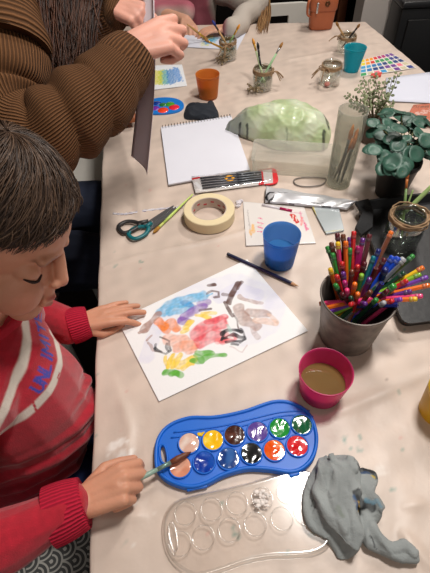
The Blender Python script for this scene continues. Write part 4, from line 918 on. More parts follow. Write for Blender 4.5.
packet('child_painting', ((166, 46), (237, 50), (246, 33), (172, 29)), "sheet with blue and yellow paint under the far child's brush", 'painting', .002, S(214, 216, 228),
       [([(35, 278), (50, 262), (60, 236)], .02, S(216, 214, 90), .8), ([(45, 268), (52, 260)], .018, S(60, 130, 206), .9), ([(40, 275), (60, 250)], .012, S(60, 130, 206), .8), ([(60, 268), (70, 258)], .02, S(90, 170, 200), .7), ([(74, 250), (86, 246)], .02, S(50, 150, 180), .8)], 6.14 * .98, 200, 0 - 2, 70, 40, wob=.004, th=.001)
chart = [S(222, 200, 50), S(232, 150, 40), S(214, 60, 50), S(170, 40, 110), S(110, 60, 140), S(50, 60, 130), S(60, 150, 200), S(40, 110, 170), S(30, 60, 120), S(60, 150, 90), S(230, 120, 140), S(200, 190, 160)]
c4 = [P(*c, .002) for c in ((360, 77), (416, 68), (391, 53), (361, 60))]; me, uv = sheet(c4, 120, 70, .001)
rgb = np.tile(np.array(S(222, 216, 208)[:3]), (len(uv), 1)); rows, cols = 5, 8
seqs = [[0, 1, 1, 2, 3, 3, 4, 4], [0, 1, 2, 9, 9, 9, 5, 5], [6, 6, 7, 7, 8, 9, 8, 8], [6, 7, 8, 5, 4, 4, 10, 11], [9, 11, 10, 6, 11, 4, 11, 5]]
for j in range(rows):
    for i in range(cols):
        k = (np.abs(uv[:, 0] - (i + .5) / cols) < .43 / cols) & (np.abs(uv[:, 1] - (1 - (j + .5) / rows)) < .36 / rows); rgb[k] = chart[seqs[j][i]][:3]
setcol(me, rgb); tag(obj('colour_chart', me, paper_m), 'sheet of small rainbow paint swatches right of the teal cup', 'colour chart')
packet('drawing_paper', ((386, 101), (447, 104), (432, 72), (386, 78)), 'blank white sheet of paper at the right table edge', 'paper', .003, S(214, 216, 230), [], 1, 0, 0, 8, 8, th=.001)
b = NB(); prism(b, PX([(371, 77), (381, 76), (382, 72.5), (371, 74)], h=.004), T + .0012, T + .006); flat(tag(obj('eraser', b, mat('red_eraser', S(206, 70, 60), .6), smooth=False), 'small red eraser just above the sprigs of the thin plant', 'eraser'))
packet('booklet', ((404, 122), (437, 128), (438, 104), (413, 106)), 'red and white printed booklet behind the eucalyptus plant', 'booklet', .004, S(196, 112, 88), [([(405, 118), (430, 112)], .008, S(226, 200, 190), .7), ([(410, 108), (430, 108)], .005, S(70, 70, 60), .8), ([(415, 120), (428, 122)], .006, S(226, 206, 196), .8)], 1, 0, 0, 60, 40, glossy, wob=.005, th=.004)
packet('leather_pouch', ((121, 124), (136, 122), (135, 108), (124, 110)), 'orange-brown leather pouch left of the hanging grey sheet', 'pouch', .02, S(150, 84, 48), [], 1, 0, 0, 10, 10, mat('pouch_leather', S(150, 84, 48), .5, vcol=True), th=.018)

# jars with twine
jar_g = glass('jar_glass', (.93, .95, .93, 1), .10, .04, .7)
twine = mat('twine', S(150, 122, 92), .9, var=.3, vscale=90)
def jar(x, y, r, h, label, brushes, water=True, knot=0.0, seed=0, tails=3, dark=False):
    rd_ = random.Random(seed); p = P(x, y); t = thing('glass_jar', Vector((p.x, p.y, T)), label, 'jar', None); c = (p.x, p.y, T)
    pr = [(0, .0015), (r * .85, .0015), (r, .006), (r * 1.02, h * .4), (r, h * .68), (r * .8, h * .80), (r * .78, h * .86), (r * .86, h * .88), (r * .86, h * .97), (r * .84, h), (r * .80, h * .97), (r * .74, h * .84), (r * .93, h * .68), (r * .95, h * .3), (r * .9, .008), (0, .006)]
    b = NB(); lathe(b, pr, c, 40); obj('jar_body', b, jar_g, t)
    if water:
        b = NB(); lathe(b, [(0, .008), (r * .88, .0085), (r * .93, h * .3), (r * .93, h * .45), (0, h * .45)], c, 32); flat(obj('water', b, clear('jar_water', S(150, 150, 130), .35, .05, (.8, .82, .76, 1)), t), .5)
    b = NB()
    for k in range(5):
        pts = [Vector(c) + Vector((math.cos(a * .524) * (r * .87 + .0025), math.sin(a * .524) * (r * .87 + .0025), h * (.76 + .03 * k) + rd_.uniform(-.0015, .0015))) for a in range(13)]; tube(b, pts, .0019, 6)
    obj('twine_wrap', b, twine, t)
    b = NB(); ka = knot; kp = Vector(c) + Vector((math.cos(ka), math.sin(ka), 0)) * (r * .95) + Vector((0, 0, h * .78)); ball(b, kp, .006, (1, 1, .8), seg=12)
    for k in range(tails):
        a = ka + rd_.uniform(-.9, .9); q1 = kp + Vector((math.cos(a) * .016, math.sin(a) * .016, rd_.uniform(-.004, .006))); q2 = kp + Vector((math.cos(a) * .036, math.sin(a) * .036, -rd_.uniform(.01, .03)))
        tube(b, spline([kp, q1, q2], 5), .0016, 6)
    for s_ in (-1, 1):
        tan = Vector((-math.sin(ka), math.cos(ka), 0)) * s_
        tube(b, spline([kp, kp + tan * .014 + Vector((0, 0, .008)), kp + tan * .024, kp + tan * .012 - Vector((0, 0, .006)), kp], 5), .0016, 6)
    obj('twine_bow', b, twine, t)
    for (dx, dy, tx, ty, th, hm, fm, bm_, lab) in brushes:
        base = Vector((p.x + dx * r * .6, p.y + dy * r * .6, T + .010)); tip = P(tx, ty, th)
        # pass inside the neck
        nk = Vector((p.x, p.y, T + h)); s = (h - .01) / (tip.z - base.z); at = base.lerp(tip, s); off = Vector((at.x - nk.x, at.y - nk.y)); lim = r * .60
        if off.length > lim: at.x, at.y = nk.x + off.x / off.length * lim, nk.y + off.y / off.length * lim; base = Vector((at.x, at.y, at.z)) + (at - tip) * ((at.z - base.z) / (tip.z - at.z)); base.x = p.x + max(-r * .7, min(r * .7, base.x - p.x)); base.y = p.y + max(-r * .7, min(r * .7, base.y - p.y))
        brush(base, tip, 'paintbrush', lab, hm, fm, bm_, .0032, .020, .018)
    return t
blk = mat('black_lacquer', S(20, 20, 22), .3); amber = mat('amber_bristle', S(210, 140, 40), .6, var=.2, vscale=100); olive = mat('green_lacquer', S(120, 150, 90), .4); woodh = mat('raw_wood', S(190, 150, 100), .6, var=.1)
jar(228, 59, .032, .072, 'twine-wrapped glass jar nearest the pink-sleeved child', [(.3, -.3, 212, 20, .125, woodh, blk, mat('blue_bristle', S(40, 50, 130), .7), 'dark brush with blue bristles in the jar near the pink child'), (-.5, 0, 240, 24, .11, olive, gold, amber, 'amber-tipped brush in the jar near the pink child'), (.4, .2, 205, 40, .10, gold, gold, brist, 'tan brush leaning left in the jar near the pink child')], seed=1, knot=-1.8)
jar(262, 89, .033, .072, 'twine-wrapped glass jar above the green plastic bag', [(0, -.3, 252.5, 38, .135, mat('pale_green_lacquer', S(190, 206, 160), .4), gold, amber, 'thin pale brush with amber tip in the jar above the green bag'), (.1, -.3, 257.5, 42, .13, blk, blk, blk, 'straight black brush in the jar above the green bag'), (-.5, -.2, 283, 42, .125, mat('soft_green', S(150, 190, 140), .4), silver, brist, 'wide brown-tipped brush leaning right in the jar above the green bag')], seed=2, knot=-.3, tails=4)
jar(345, 53, .032, .066, 'glass jar behind the teal cup holding two brown brushes', [(0, 0, 336, 22, .12, woodh, woodh, brist, 'light brown twig brush in the jar behind the teal cup'), (-.3, -.3, 360, 24, .12, blk, blk, brist, 'brown-tipped brush leaning right behind the teal cup')], water=False, seed=4, knot=2.6)
jar(329, 84, .034, .070, 'twine-wrapped glass jar left of the teal cup with a red bead inside', [], water=False, seed=3, knot=-2.6, tails=4)
b = NB(); bp_ = P(327, 84, .010); ball(b, bp_, .010, (1, 1, .7)); tag(obj('bead', b, mat('red_bead', S(190, 70, 56), .4)), 'red-brown bead inside the jar left of the teal cup', 'bead')
# dried sprigs at the foot of the two jars
for (x, y, lab, sd) in ((222, 62, 'small dried twig bundle at the foot of the jar near the pink child', 5), (254, 92, 'small dried twig bundle at the foot of the jar above the green bag', 6)):
    rd_ = random.Random(sd); p = P(x, y); b = NB(); c = Vector((p.x, p.y - .012, T + .008))
    for k in range(18):
        a = rd_.uniform(0, 6.28); L = rd_.uniform(.015, .034); d = Vector((math.cos(a) * L, math.sin(a) * L * .6, rd_.uniform(-.004, .02))); e = c + d; e.z = max(e.z, T + .003); tube(b, spline([c + Vector((rd_.uniform(-.006, .006), 0, 0)), c + d * .5 + Vector((0, 0, .006)), e], 4), .0015, 5); ball(b, e, .003, seg=8)
    tag(obj('dried_sprig', b, mat('dry_sprig', S(146, 128, 100), .9, var=.3, vscale=60)), lab, 'dried sprig')

# tan leather bag
t = thing('leather_bag', Vector((*P(322, 33)[:2], T)), 'small tan leather bucket bag with buckled flap at the far table end', 'bag')
p = P(321.5, 31); c = Vector((p.x, p.y + .03, T)); tan = mat('tan_leather', S(172, 94, 58), .5, var=.08, vscale=20, bump=.2, bscale=150)
def sq(prof, z0=0, n=40, sy=.62):
    b = NB(); R = []
    for r, z in prof:
        R.append([b.verts.new(c + Vector((math.copysign(abs(math.cos(a)) ** .55, math.cos(a)) * r, math.copysign(abs(math.sin(a)) ** .55, math.sin(a)) * r * sy, z))) for a in [2 * math.pi * i / n for i in range(n)]])
    for R0, R1 in zip(R, R[1:]):
        for i in range(n): b.faces.new((R0[i], R0[(i + 1) % n], R1[(i + 1) % n], R1[i]))
    b.faces.new(R[0]); b.faces.new(R[-1]); return b
obj('bag_body', sq([(.043, .0015), (.046, .006), (.050, .06), (.051, .10), (.049, .112), (.044, .112)]), tan, t)
obj('flap', sq([(.0525, .070), (.0545, .073), (.0555, .105), (.052, .120), (.042, .128)], sy=.66), tan, t)
b = NB(); box(b, c + Vector((.012, .0, .136)), (.05, .03, .02), .2, .006); obj('pale_lining', b, mat('pale_lining', S(206, 200, 188), .8), t)
b = NB(); tube(b, spline([c + Vector((-.044, 0, .11)), c + Vector((-.062, -.015, .10)), c + Vector((-.062, -.02, .06)), c + Vector((-.048, -.02, .05))], 6), .006, 8, squash=.4); obj('strap', b, tan, t)
b = NB(); lathe(b, [(.004, 0), (.010, 0), (.010, .003), (.004, .003), (.004, 0)], c + Vector((.008, -.037, .098)), 20, (0, -1, 0)); obj('buckle', b, mat('bronze', S(96, 62, 36), .35, metal=.7), t)
b = NB(); box(b, c + Vector((-.030, -.040, .085)), (.007, .004, .036), 0, .001); obj('zip_tag', b, silver, t)

# tumbler with brushes
tp = P(338, 184); r0, r1, H_ = .0285, .0325, .195
t = thing('tumbler', Vector((tp.x, tp.y, T)), 'tall frosted plastic tumbler of brushes in front of the thin plant', 'tumbler')
fz = clear('frosted_tumbler', S(214, 214, 206), .17, .35, (.86, .87, .83, 1))
b = NB(); lathe(b, [(0, .0012), (r0 * .93, .0012), (r0, .004)] + [(r0 + (r1 - r0) * k / 10, H_ * k / 10) for k in range(1, 10)] + [(r1, H_), (r1 - .001, H_ + .001), (r1 - .002, H_)] + [(r1 - .002 - (r1 - r0) * k / 6, H_ - (H_ - .006) * k / 6) for k in range(1, 7)] + [(0, .006)], (tp.x, tp.y, T), 48); obj('tumbler_body', b, fz, t)
for k, (dx, dy, hx, lab) in enumerate(((-.012, .004, .012, 'orange-handled brush standing in the frosted tumbler, leftmost'), (.004, -.008, .018, 'orange-handled brush in the middle of the frosted tumbler'), (.008, .006, .020, 'grey-handled brush leaning right in the frosted tumbler'), (-.006, -.006, .006, 'brown-handled brush at the back of the frosted tumbler'))):
    brush((tp.x + dx, tp.y + dy, T + .010), (tp.x + hx, tp.y + dy * .3, T + .125 + .012 * k), 'paintbrush', lab, mat('dull_handle%d' % (k % 2), (S(120, 112, 96), S(80, 80, 78))[k % 2], .4), mat('dull_ferrule', S(120, 120, 120), .3, metal=.5), mat('orange_bristle', S(226, 130, 40), .6), .0035, .036, .02)

# plants
def leaf_disc(b, c, nrm, r, elong=1.0, d=None, cup_=.18, seg=12):
    nrm = nrm.normalized(); a, e = frame(nrm)
    if d: a = (d - nrm * d.dot(nrm)).normalized(); e = nrm.cross(a)
    ctr = b.verts.new(c); R1 = []; R2 = []
    for i in range(seg):
        th = 2 * math.pi * i / seg; v = a * math.cos(th) * r * elong + e * math.sin(th) * r * (1 - .12 * math.cos(th))
        R1.append(b.verts.new(c + v * .55 + nrm * r * cup_ * .3)); R2.append(b.verts.new(c + v + nrm * r * cup_ * (1 + .3 * math.sin(3 * th))))
    for i in range(seg): j = (i + 1) % seg; b.faces.new((ctr, R1[i], R1[j])); b.faces.new((R1[i], R2[i], R2[j], R1[j]))
pp = P(389, 194); rd_ = random.Random(11)
t = thing('potted_eucalyptus', Vector((pp.x, pp.y, T)), 'eucalyptus plant with round blue-green leaves in a black pot', 'plant')
b = NB(); lathe(b, [(0, .0015), (.032, .0015), (.034, .005), (.046, .085), (.049, .088), (.049, .098), (.045, .098), (.043, .086), (0, .084)], (pp.x, pp.y, T), 40); obj('pot', b, mat('black_pot', S(24, 24, 25), .5), t)
b = NB(); lathe(b, [(.043, .086), (.02, .090), (0, .092)], (pp.x, pp.y, T), 24); obj('soil', b, mat('soil', S(50, 38, 30), .95, bump=.6, bscale=80), t)
b = NB(); st = NB(); top = Vector((pp.x, pp.y, T + .09))
for k in range(86):
    px, py = rd_.uniform(369, 432), rd_.uniform(113, 172)
    if (px - 401) ** 2 / 35 ** 2 + (py - 142) ** 2 / 33 ** 2 > 1: continue
    h = .125 + rd_.uniform(-.025, .035) + (.02 if py < 130 else 0)
    c = P(px, py, h); out = Vector((c.x - pp.x, c.y - pp.y, .05)).normalized(); n_ = (out * .5 + Vector((rd_.uniform(-.5, .5), rd_.uniform(-.7, .2), 1))).normalized()
    leaf_disc(b, c, n_, rd_.uniform(.012, .021), rd_.uniform(1, 1.15), out)
    if k % 2 == 0: tube(st, spline([top + Vector((rd_.uniform(-.01, .01), rd_.uniform(-.01, .01), 0)), top.lerp(c, .5) + Vector((0, 0, .012)), c], 4), .0013, 5)
me = bpy.data.meshes.new('f'); b.to_mesh(me); b.free()
o = obj('foliage', me, mat('eucalyptus_leaf', S(50, 86, 72), .45, var=.4, vscale=16), t); sm = o.modifiers.new('thick', 'SOLIDIFY'); sm.thickness = .0006
obj('stems', st, mat('leaf_stem', S(120, 120, 80), .7), t)
# thin plant behind tumbler
pp = P(369, 141); t = thing('thin_plant', Vector((pp.x, pp.y, T)), 'wispy plant with thin upright sprigs and tiny leaves behind the tumbler', 'plant')
b = NB(); lathe(b, [(0, .0015), (.024, .0015), (.028, .06), (.030, .064), (.026, .064), (.024, .056), (0, .054)], (pp.x, pp.y, T), 32); obj('pot', b, mat('brown_pot', S(70, 54, 44), .7), t)
b = NB(); lf = NB(); base = Vector((pp.x, pp.y, T + .055)); rd_ = random.Random(3)
tips = [(350, 104, .12), (347, 95, .12), (358, 88, .16), (362, 80, .17), (368, 82, .15), (374, 76, .18), (377, 84, .16), (386, 82, .17), (392, 79, .19), (398, 74, .19), (388, 97, .15), (372, 92, .14), (380, 100, .13), (364, 98, .14), (392, 104, .12), (384, 106, .12), (356, 100, .13)]
for x, y, h in tips:
    e = P(x, y, h); mid = base.lerp(e, .5) + Vector((rd_.uniform(-.01, .01), rd_.uniform(-.01, .01), .012)); pts = spline([base, mid, e], 8); tube(b, pts, interp([.0014, .0007], len(pts)), 5)
    for i in range(6, len(pts), 2):
        for s in (-1, 1):
            d = (pts[min(i + 1, len(pts) - 1)] - pts[i - 1]).normalized(); sd = d.cross(Vector((rd_.uniform(-.4, .4), -.6, .8))).normalized() * s
            leaf_disc(lf, pts[i] + sd * .006 + d * .002, Vector((rd_.uniform(-.6, .6), -.7, .7)), rd_.uniform(.0022, .0040), 1.4, (sd + d * .6), .1, 8)
obj('stems', b, mat('olive_stem', S(96, 84, 52), .7), t)
o = obj('foliage', lf, mat('olive_leaf', S(120, 128, 92), .6, var=.35, vscale=30), t); sm = o.modifiers.new('thick', 'SOLIDIFY'); sm.thickness = .0005

# black tray with twined jar at the right
t = thing('black_tray', Vector((*P(410, 260)[:2], T)), 'black plastic tray behind the pencil bucket at the right table edge', 'tray')
bkp = mat('black_plastic', S(30, 30, 32), .45, var=.2, vscale=12, bump=.3, bscale=60)
tr = [P(*c, 0) for c in ((355, 211), (400, 331), (470, 322), (455, 198))]
rr = rrect(tr, .018, 5); cx_ = sum((Vector(p) for p in rr), Vector((0, 0))) / len(rr)
prof = [(.96, .0015), (1.0, .022), (1.02, .024), (1.02, .026), (.985, .026), (.95, .005)]
b = NB(); rg = [[b.verts.new((*(cx_ + (Vector(p) - cx_) * k), T + z)) for p in rr] for k, z in prof]; n = len(rr)
for R0, R1 in zip(rg, rg[1:]):
    for i in range(n): b.faces.new((R0[i], R0[(i + 1) % n], R1[(i + 1) % n], R1[i]))
b.faces.new(rg[0]); b.faces.new(rg[-1]); flat(obj('tray_body', b, bkp, t), .6)
b = NB(); fl = [P(*x, .030) for x in ((355, 203), (368, 200), (373, 212), (372, 228), (361, 236), (355, 228), (362, 214))]; prism(b, [(v.x, v.y) for v in fl], T + .026, T + .034); tag(obj('black_strap', b, mat('black_fabric', S(26, 26, 28), .8, bump=.4, bscale=200), smooth=False), 'folded black strap lying on the corner of the black tray', 'strap')
jp = P(399, 244, .006); jr = .036
t = thing('glass_jar', Vector((jp.x, jp.y, T + .0055)), 'wide glass jar collared with thick twine standing in the black tray', 'jar')
b = NB(); jc = (jp.x, jp.y, T + .0055); jh = .085
lathe(b, [(0, .0005), (jr * .85, .0005), (jr, .006), (jr * 1.05, jh * .5), (jr * .95, jh * .75), (jr * .8, jh * .84), (jr * .85, jh * .9), (jr * .85, jh), (jr * .8, jh), (jr * .76, jh * .84), (jr * .9, jh * .74), (jr * .98, jh * .4), (jr * .9, .008), (0, .005)], jc, 44); obj('jar_body', b, glass('dark_jar_glass', (.80, .83, .82, 1), .12, .05, .7), t)
b = NB(); rd_ = random.Random(8)
for k in range(9):
    ph = rd_.uniform(0, 6); pts = [Vector(jc) + Vector((math.cos(a * .45) * (jr * .92 + .004 + .004 * math.sin(a * .9 + ph)), math.sin(a * .45) * (jr * .92 + .004 + .004 * math.sin(a * .9 + ph)), jh * .84 + .003 * (k % 4) + .002 * math.sin(a + ph))) for a in range(15)]; tube(b, pts, .0018, 6)
obj('twine_wrap', b, twine, t)
gl = mat('green_stem_lacquer', S(150, 176, 110), .45)
for a, c, hh, lab, mm in (((384, 233), (432, 186), .11, 'pale green thick stick leaning right in the twine-collared jar', gl), ((396, 236), (413, 190), .10, 'slim green stick upright in the twine-collared jar', gl)):
    p0, p1 = P(*a, .014), P(*c, hh); p0 = Vector((max(jp.x - jr * .8, p0.x), p0.y, p0.z)); t2 = thing('green_stick', p0, lab, 'stick'); b = NB(); pts = spline([p0, p0.lerp(p1, .35), p0.lerp(p1, .7), p1], 5); tube(b, pts, interp([.002, .004, .005, .0045] if 'thick' in lab else [.0018, .002, .002, .0018], len(pts)), 8); obj('stick', b, mm, t2)
p1 = P(408, 169, .14); p0 = Vector((jp.x + .004, jp.y + .004, T + .015)); brush(p0, p1, 'paintbrush', 'thin green brush with an orange-brown tip rising from the twine-collared jar', olive, mat('copper', S(190, 110, 50), .4), mat('rust_bristle', S(176, 90, 40), .7), .0026, .02, .018)
# ============================================================ PEOPLE
def hand_caps(bm, w, f, d, n, s, curls, spread=(.10, .03, -.04, -.12), thumb=((.75, .75, -.25), (.9, .35, -.3), (1, .1, -.25)), fs=1.0):
    """w wrist, f towards the fingers, d towards the thumb side, n out of the back of the hand; s = 1 for an adult hand 0.18 m long"""
    f = f.normalized(); n = (n - f * n.dot(f)).normalized(); d = (d - f * d.dot(f) - n * d.dot(n)).normalized()
    mc = [(.088, .028), (.092, .009), (.087, -.011), (.078, -.029)]; sg = [(.043, .026, .021), (.047, .030, .022), (.043, .028, .021), (.034, .021, .019)]; rr = [.0098, .0100, .0095, .0084]
    tips = []
    for k in range(4):
        m_ = w + (f * mc[k][0] + d * mc[k][1]) * s
        capsule(bm, w + (f * .012 + d * mc[k][1] * .55) * s, m_, .0165 * s, .0118 * s)
        a = 0; p = m_; dr = (f + d * spread[k]).normalized(); r = rr[k] * s * fs
        for j in range(3):
            a += math.radians(curls[k][j]); v = dr * math.cos(a) - n * math.sin(a); e = p + v * sg[k][j] * s; capsule(bm, p, e, r, r * .90); p = e; r *= .90
        tips.append((p, v, r))
    capsule(bm, w + (f * .03 + d * .018 - n * .004) * s, w + (f * .075 - d * .0) * s, .017 * s, .014 * s)
    p = w + (f * .022 + d * .024 - n * .006) * s; r = .0135 * s
    for (a_, b_, c_), L in zip(thumb, (.045, .034, .027)):
        v = (f * a_ + d * b_ + n * c_).normalized(); e = p + v * L * s; capsule(bm, p, e, r, r * .86); p = e; r *= .84
    tips.append((p, v, r))
    return tips
def eul(yaw, pitch, roll): return Matrix.Rotation(math.radians(yaw), 3, 'Z') @ Matrix.Rotation(math.radians(pitch), 3, 'Y') @ Matrix.Rotation(math.radians(roll), 3, 'X')
def head_caps(bm, O, R, s, child=True):
    L = lambda x, y, z: O + R @ Vector((x, y, z)) * s
    B_ = lambda c, r: ball(bm, L(*c), s, r, R, 24)
    B_((-.010, 0, .028), (.094, .076, .084)); B_((.046, 0, .032), (.043, .058, .050)); B_((.030, 0, -.040), (.054, .054, .064)); B_((.058, 0, -.089), (.025, .028, .023))
    for y in (-1, 1):
        B_((.049, y * .030, -.048), (.034, .030, .037)); B_((.0575, y * .0370, -.009), (.0175, .0165, .0150)); B_((-.004, y * .077, -.012), (.018, .008, .028)); B_((.0905, y * .0085, -.0375), (.0075, .0065, .006))
        capsule(bm, L(.074, y * .046, .014), L(.0835, y * .012, .016), .0065 * s, .007 * s)
    capsule(bm, L(.083, 0, .006), L(.0965, 0, -.033), .0072 * s, .0088 * s); capsule(bm, L(.082, 0, -.040), L(.082, 0, -.070), .010 * s, .010 * s)
    capsule(bm, L(.084, -.012, -.0665), L(.091, 0, -.063), .0042 * s, .0052 * s); capsule(bm, L(.091, 0, -.063), L(.084, .012, -.0665), .0052 * s, .0042 * s)
    capsule(bm, L(.083, -.010, -.0735), L(.0885, 0, -.0745), .0045 * s, .0062 * s); capsule(bm, L(.0885, 0, -.0745), L(.083, .010, -.0735), .0062 * s, .0045 * s)
    return L
def skin_colour(me, base, O, R, s, L):
    co = coords(me); rgb = np.tile(np.array(base[:3]), (len(co), 1)) * (1 + .03 * N3(co, 14))[:, None]
    M_ = np.array(R.inverted()); lc = (co - np.array(O)) @ M_.T / s
    def blob(c, r, col, a):
        d = np.linalg.norm((lc - np.array(c)) / np.array(r), axis=1); k = (np.clip(1.3 - d, 0, 1) * a)[:, None]; return k, np.array(col[:3])
    for c, r, col, a in [((.062, -.045, -.045), (.022, .02, .02), S(206, 120, 100), .45), ((.062, .045, -.045), (.022, .02, .02), S(206, 120, 100), .45), ((.103, 0, -.036), (.012, .012, .010), S(206, 120, 96), .35),
                         ((.092, 0, -.0625), (.010, .015, .0045), S(170, 70, 66), .9), ((.090, 0, -.075), (.009, .013, .006), S(180, 80, 74), .85), ((.077, -.035, .012), (.020, .019, .0048), S(92, 60, 42), .9), ((.077, .035, .012), (.020, .019, .0048), S(92, 60, 42), .9)]:
        k, cc = blob(c, r, col, a); rgb = rgb * (1 - k) + cc * k
    setcol(me, rgb)
def lashes(O, R, s, parent):
    L = lambda x, y, z: O + R @ Vector((x, y, z)) * s
    for y in (-1, 1):
        b = NB(); pts = spline([L(.0610, y * .0545, -.0120), L(.0700, y * .0480, -.0165), L(.0745, y * .0390, -.0185), L(.0745, y * .0270, -.0165)], 6); tube(b, pts, interp([.0008, .0019, .0019, .0009], len(pts)), 6); obj('eyelashes', b, mat('lash_brown', S(48, 32, 26), .8), parent)
hair_m = lambda name: mat(name, (0.1, 0.1, 0.1, 1), .48, vcol=True, spec=.35)
def strands(paths, r0, cols, name, m, parent, seed=0):
    """many thin tapered locks in one mesh"""
    rd_ = random.Random(seed); b = NB(); idx = []
    for pts in paths:
        n0 = len(b.verts); tube(b, pts, interp([r0 * .8, r0, r0, r0 * .25], len(pts)), 4, caps=False); c = rd_.random(); idx += [c] * (len(b.verts) - n0)
    me = bpy.data.meshes.new('h'); b.to_mesh(me); b.free(); k = np.array(idx)[:, None] ** 1.5; setcol(me, np.array(cols[0][:3]) * (1 - k) + np.array(cols[1][:3]) * k)
    return obj(name, me, m, parent)
skin_m = mat('skin', S(214, 160, 134), .5, vcol=True, sss=.12, spec=.35, bump=.15, bscale=250)

# ------------------------------------------------------------ the boy
boy = thing('person', Z(-.36, .34, -.29), 'boy in a red sweater painting with a brush at the left table side', 'person')
HO = Z(-.264, .406, .329); HR = eul(-9, 25, -19); HS = .965
b = NB(); Lh = head_caps(b, HO, HR, HS)
neckb = Z(-.335, .385, .195)
capsule(b, Lh(-.03, 0, -.05), neckb, .044, .047)
pel, bel, che = Z(-.40, .33, -.20), Z(-.335, .345, -.02), Z(-.335, .355, .11)
ball(b, pel, 1, (.095, .115, .10)); capsule(b, pel, bel, .088, .085); capsule(b, bel, che, .085, .08); capsule(b, che + Vector((0, -.06, .04)), che + Vector((0, .06, .04)), .055, .055)
SR, SL = Z(-.34, .235, .165), Z(-.33, .455, .165)
wrR = P(80, 504, .040); elR = Vector((wrR.x - .17, wrR.y - .075, T + .055)); wrL = P(77, 325, .026); elL = Z(-.375, .545, .02)
capsule(b, SR, elR, .038, .030); capsule(b, elR, wrR, .030, .0195); capsule(b, SL, elL, .036, .028); capsule(b, elL, wrL, .028, .0195)
hipR, hipL = Z(-.38, .275, -.215), Z(-.38, .40, -.215); knR, knL = Z(-.07, .27, -.20), Z(-.07, .43, -.20); fR_, fL_ = Z(-.06, .27, -.48), Z(-.05, .43, -.48)
for h_, k_, f_ in ((hipR, knR, fR_), (hipL, knL, fL_)): capsule(b, h_, k_, .060, .045); capsule(b, k_, f_, .042, .030); capsule(b, f_, f_ + Vector((.10, 0, -.035)), .026, .022)
fw = (P(131, 309, .02) - P(80, 325, .02)).normalized()
tl = hand_caps(b, wrL, fw + Vector((0, 0, .0)), Vector((0.1, -1, -.05)), Vector((0, 0, 1)), .66, [(14, 22, 12), (4, 14, 10), (2, 12, 8), (4, 12, 8)], (.10, .02, -.03, -.14), ((.8, .25, -.5), (1, -.15, -.2), (1, -.3, 0)), 1.15)
fw2 = (P(135, 480, .05) - P(80, 504, .05)).normalized()
tr_ = hand_caps(b, wrR, fw2 + Vector((0, 0, .12)), Vector((-.15, 1, .05)), Vector((0.1, -.1, 1)), .72, [(42, 52, 20), (55, 70, 35), (66, 78, 40), (74, 80, 40)], (.02, .0, 0, .02), ((.8, .55, -.35), (.95, .05, -.5), (1, -.15, -.4)), 1.15)
me = remesh(b, .0021, 5, .5); skin_colour(me, S(204, 146, 118), HO, HR, HS, Lh)
obj('body', me, skin_m, boy); lashes(HO, HR, HS, boy)
# fingernails of the flat hand
b = NB()
for p, v, r in tl[:4]: ball(b, p + Vector((0, 0, r * .55)) - v * .001, r, (.75, .62, .45), Matrix((v, Vector((0, 0, 1)).cross(v), Vector((0, 0, 1)))).transposed(), 10)
for (p, v, r), k in zip(tl[:4], range(4)): pass
b.free()
# hair
def hair_paths(O, R, s, n, seed, rad=(.105, .088, .096), cen=(-.004, 0, .030), lim=(94, 108, 138), swirl=.5, jit=.006):
    rd_ = random.Random(seed); out = []
    for k in range(n):
        ph = rd_.uniform(-math.pi, math.pi); fr = (1 + math.cos(ph)) / 2; sd = abs(math.sin(ph))
        e = math.radians((lim[0] * fr + lim[2] * (1 - fr)) * (1 - sd) + lim[1] * sd + rd_.uniform(-6, 6)); a0 = rd_.uniform(.02, .85) * e; a1 = min(e, a0 + rd_.uniform(.5, 1.1)); lift = rd_.uniform(.0, 1) ** 2 * jit * 1.6; pts = []
        for i in range(9):
            t_ = i / 8; th = a0 + (a1 - a0) * t_; p2 = ph + swirl * (1 - th / e) + .05 * math.sin(4 * t_ + k)
            kk = 1 + (lift * math.sin(math.pi * min(1, t_ * 1.05)) - .001) / .09
            pts.append(O + R @ Vector((cen[0] + rad[0] * kk * math.sin(th) * math.cos(p2), cen[1] + rad[1] * kk * math.sin(th) * math.sin(p2), cen[2] + rad[2] * kk * math.cos(th))) * s)
        out.append(pts)
    return out
def hair_cap(O, R, s, rad, cen, lim, cols, name, m, parent):
    b = NB(); rows, N = 26, 64; V = []
    for i in range(rows):
        row = []
        for j in range(N):
            ph = 2 * math.pi * j / N - math.pi; fr = (1 + math.cos(ph)) / 2; sd = abs(math.sin(ph)); e = math.radians((lim[0] * fr + lim[2] * (1 - fr)) * (1 - sd) + lim[1] * sd + 2.5 * math.sin(ph * 9) + 2 * math.sin(ph * 17)); th = .02 + e * i / (rows - 1)
            q_ = .985 - .03 * (i / (rows - 1)) ** 8
            row.append(b.verts.new(O + R @ Vector((cen[0] + rad[0] * q_ * math.sin(th) * math.cos(ph), cen[1] + rad[1] * q_ * math.sin(th) * math.sin(ph), cen[2] + rad[2] * q_ * math.cos(th))) * s))
        V.append(row)
    for R0, R1 in zip(V, V[1:]):
        for j in range(N): b.faces.new((R0[j], R0[(j + 1) % N], R1[(j + 1) % N], R1[j]))
    me = bpy.data.meshes.new('c'); b.to_mesh(me); b.free(); setcol(me, np.tile(np.array(cols[0][:3]), (len(me.vertices), 1))); return obj(name, me, m, parent)
hm = hair_m('boy_hair'); hc = (S(46, 33, 26), S(94, 72, 56)); rad_, cen_, lim_ = (.102, .087, .103), (-.004, 0, .030), (60, 86, 134)
hc_o = hair_cap(HO, HR, HS, rad_, cen_, lim_, hc, 'hair', hm, boy)
strands(hair_paths(HO, HR, HS, 5200, 5, rad_, cen_, lim_, .7, .004), .0006, hc, 'hair_locks', hm, hc_o)

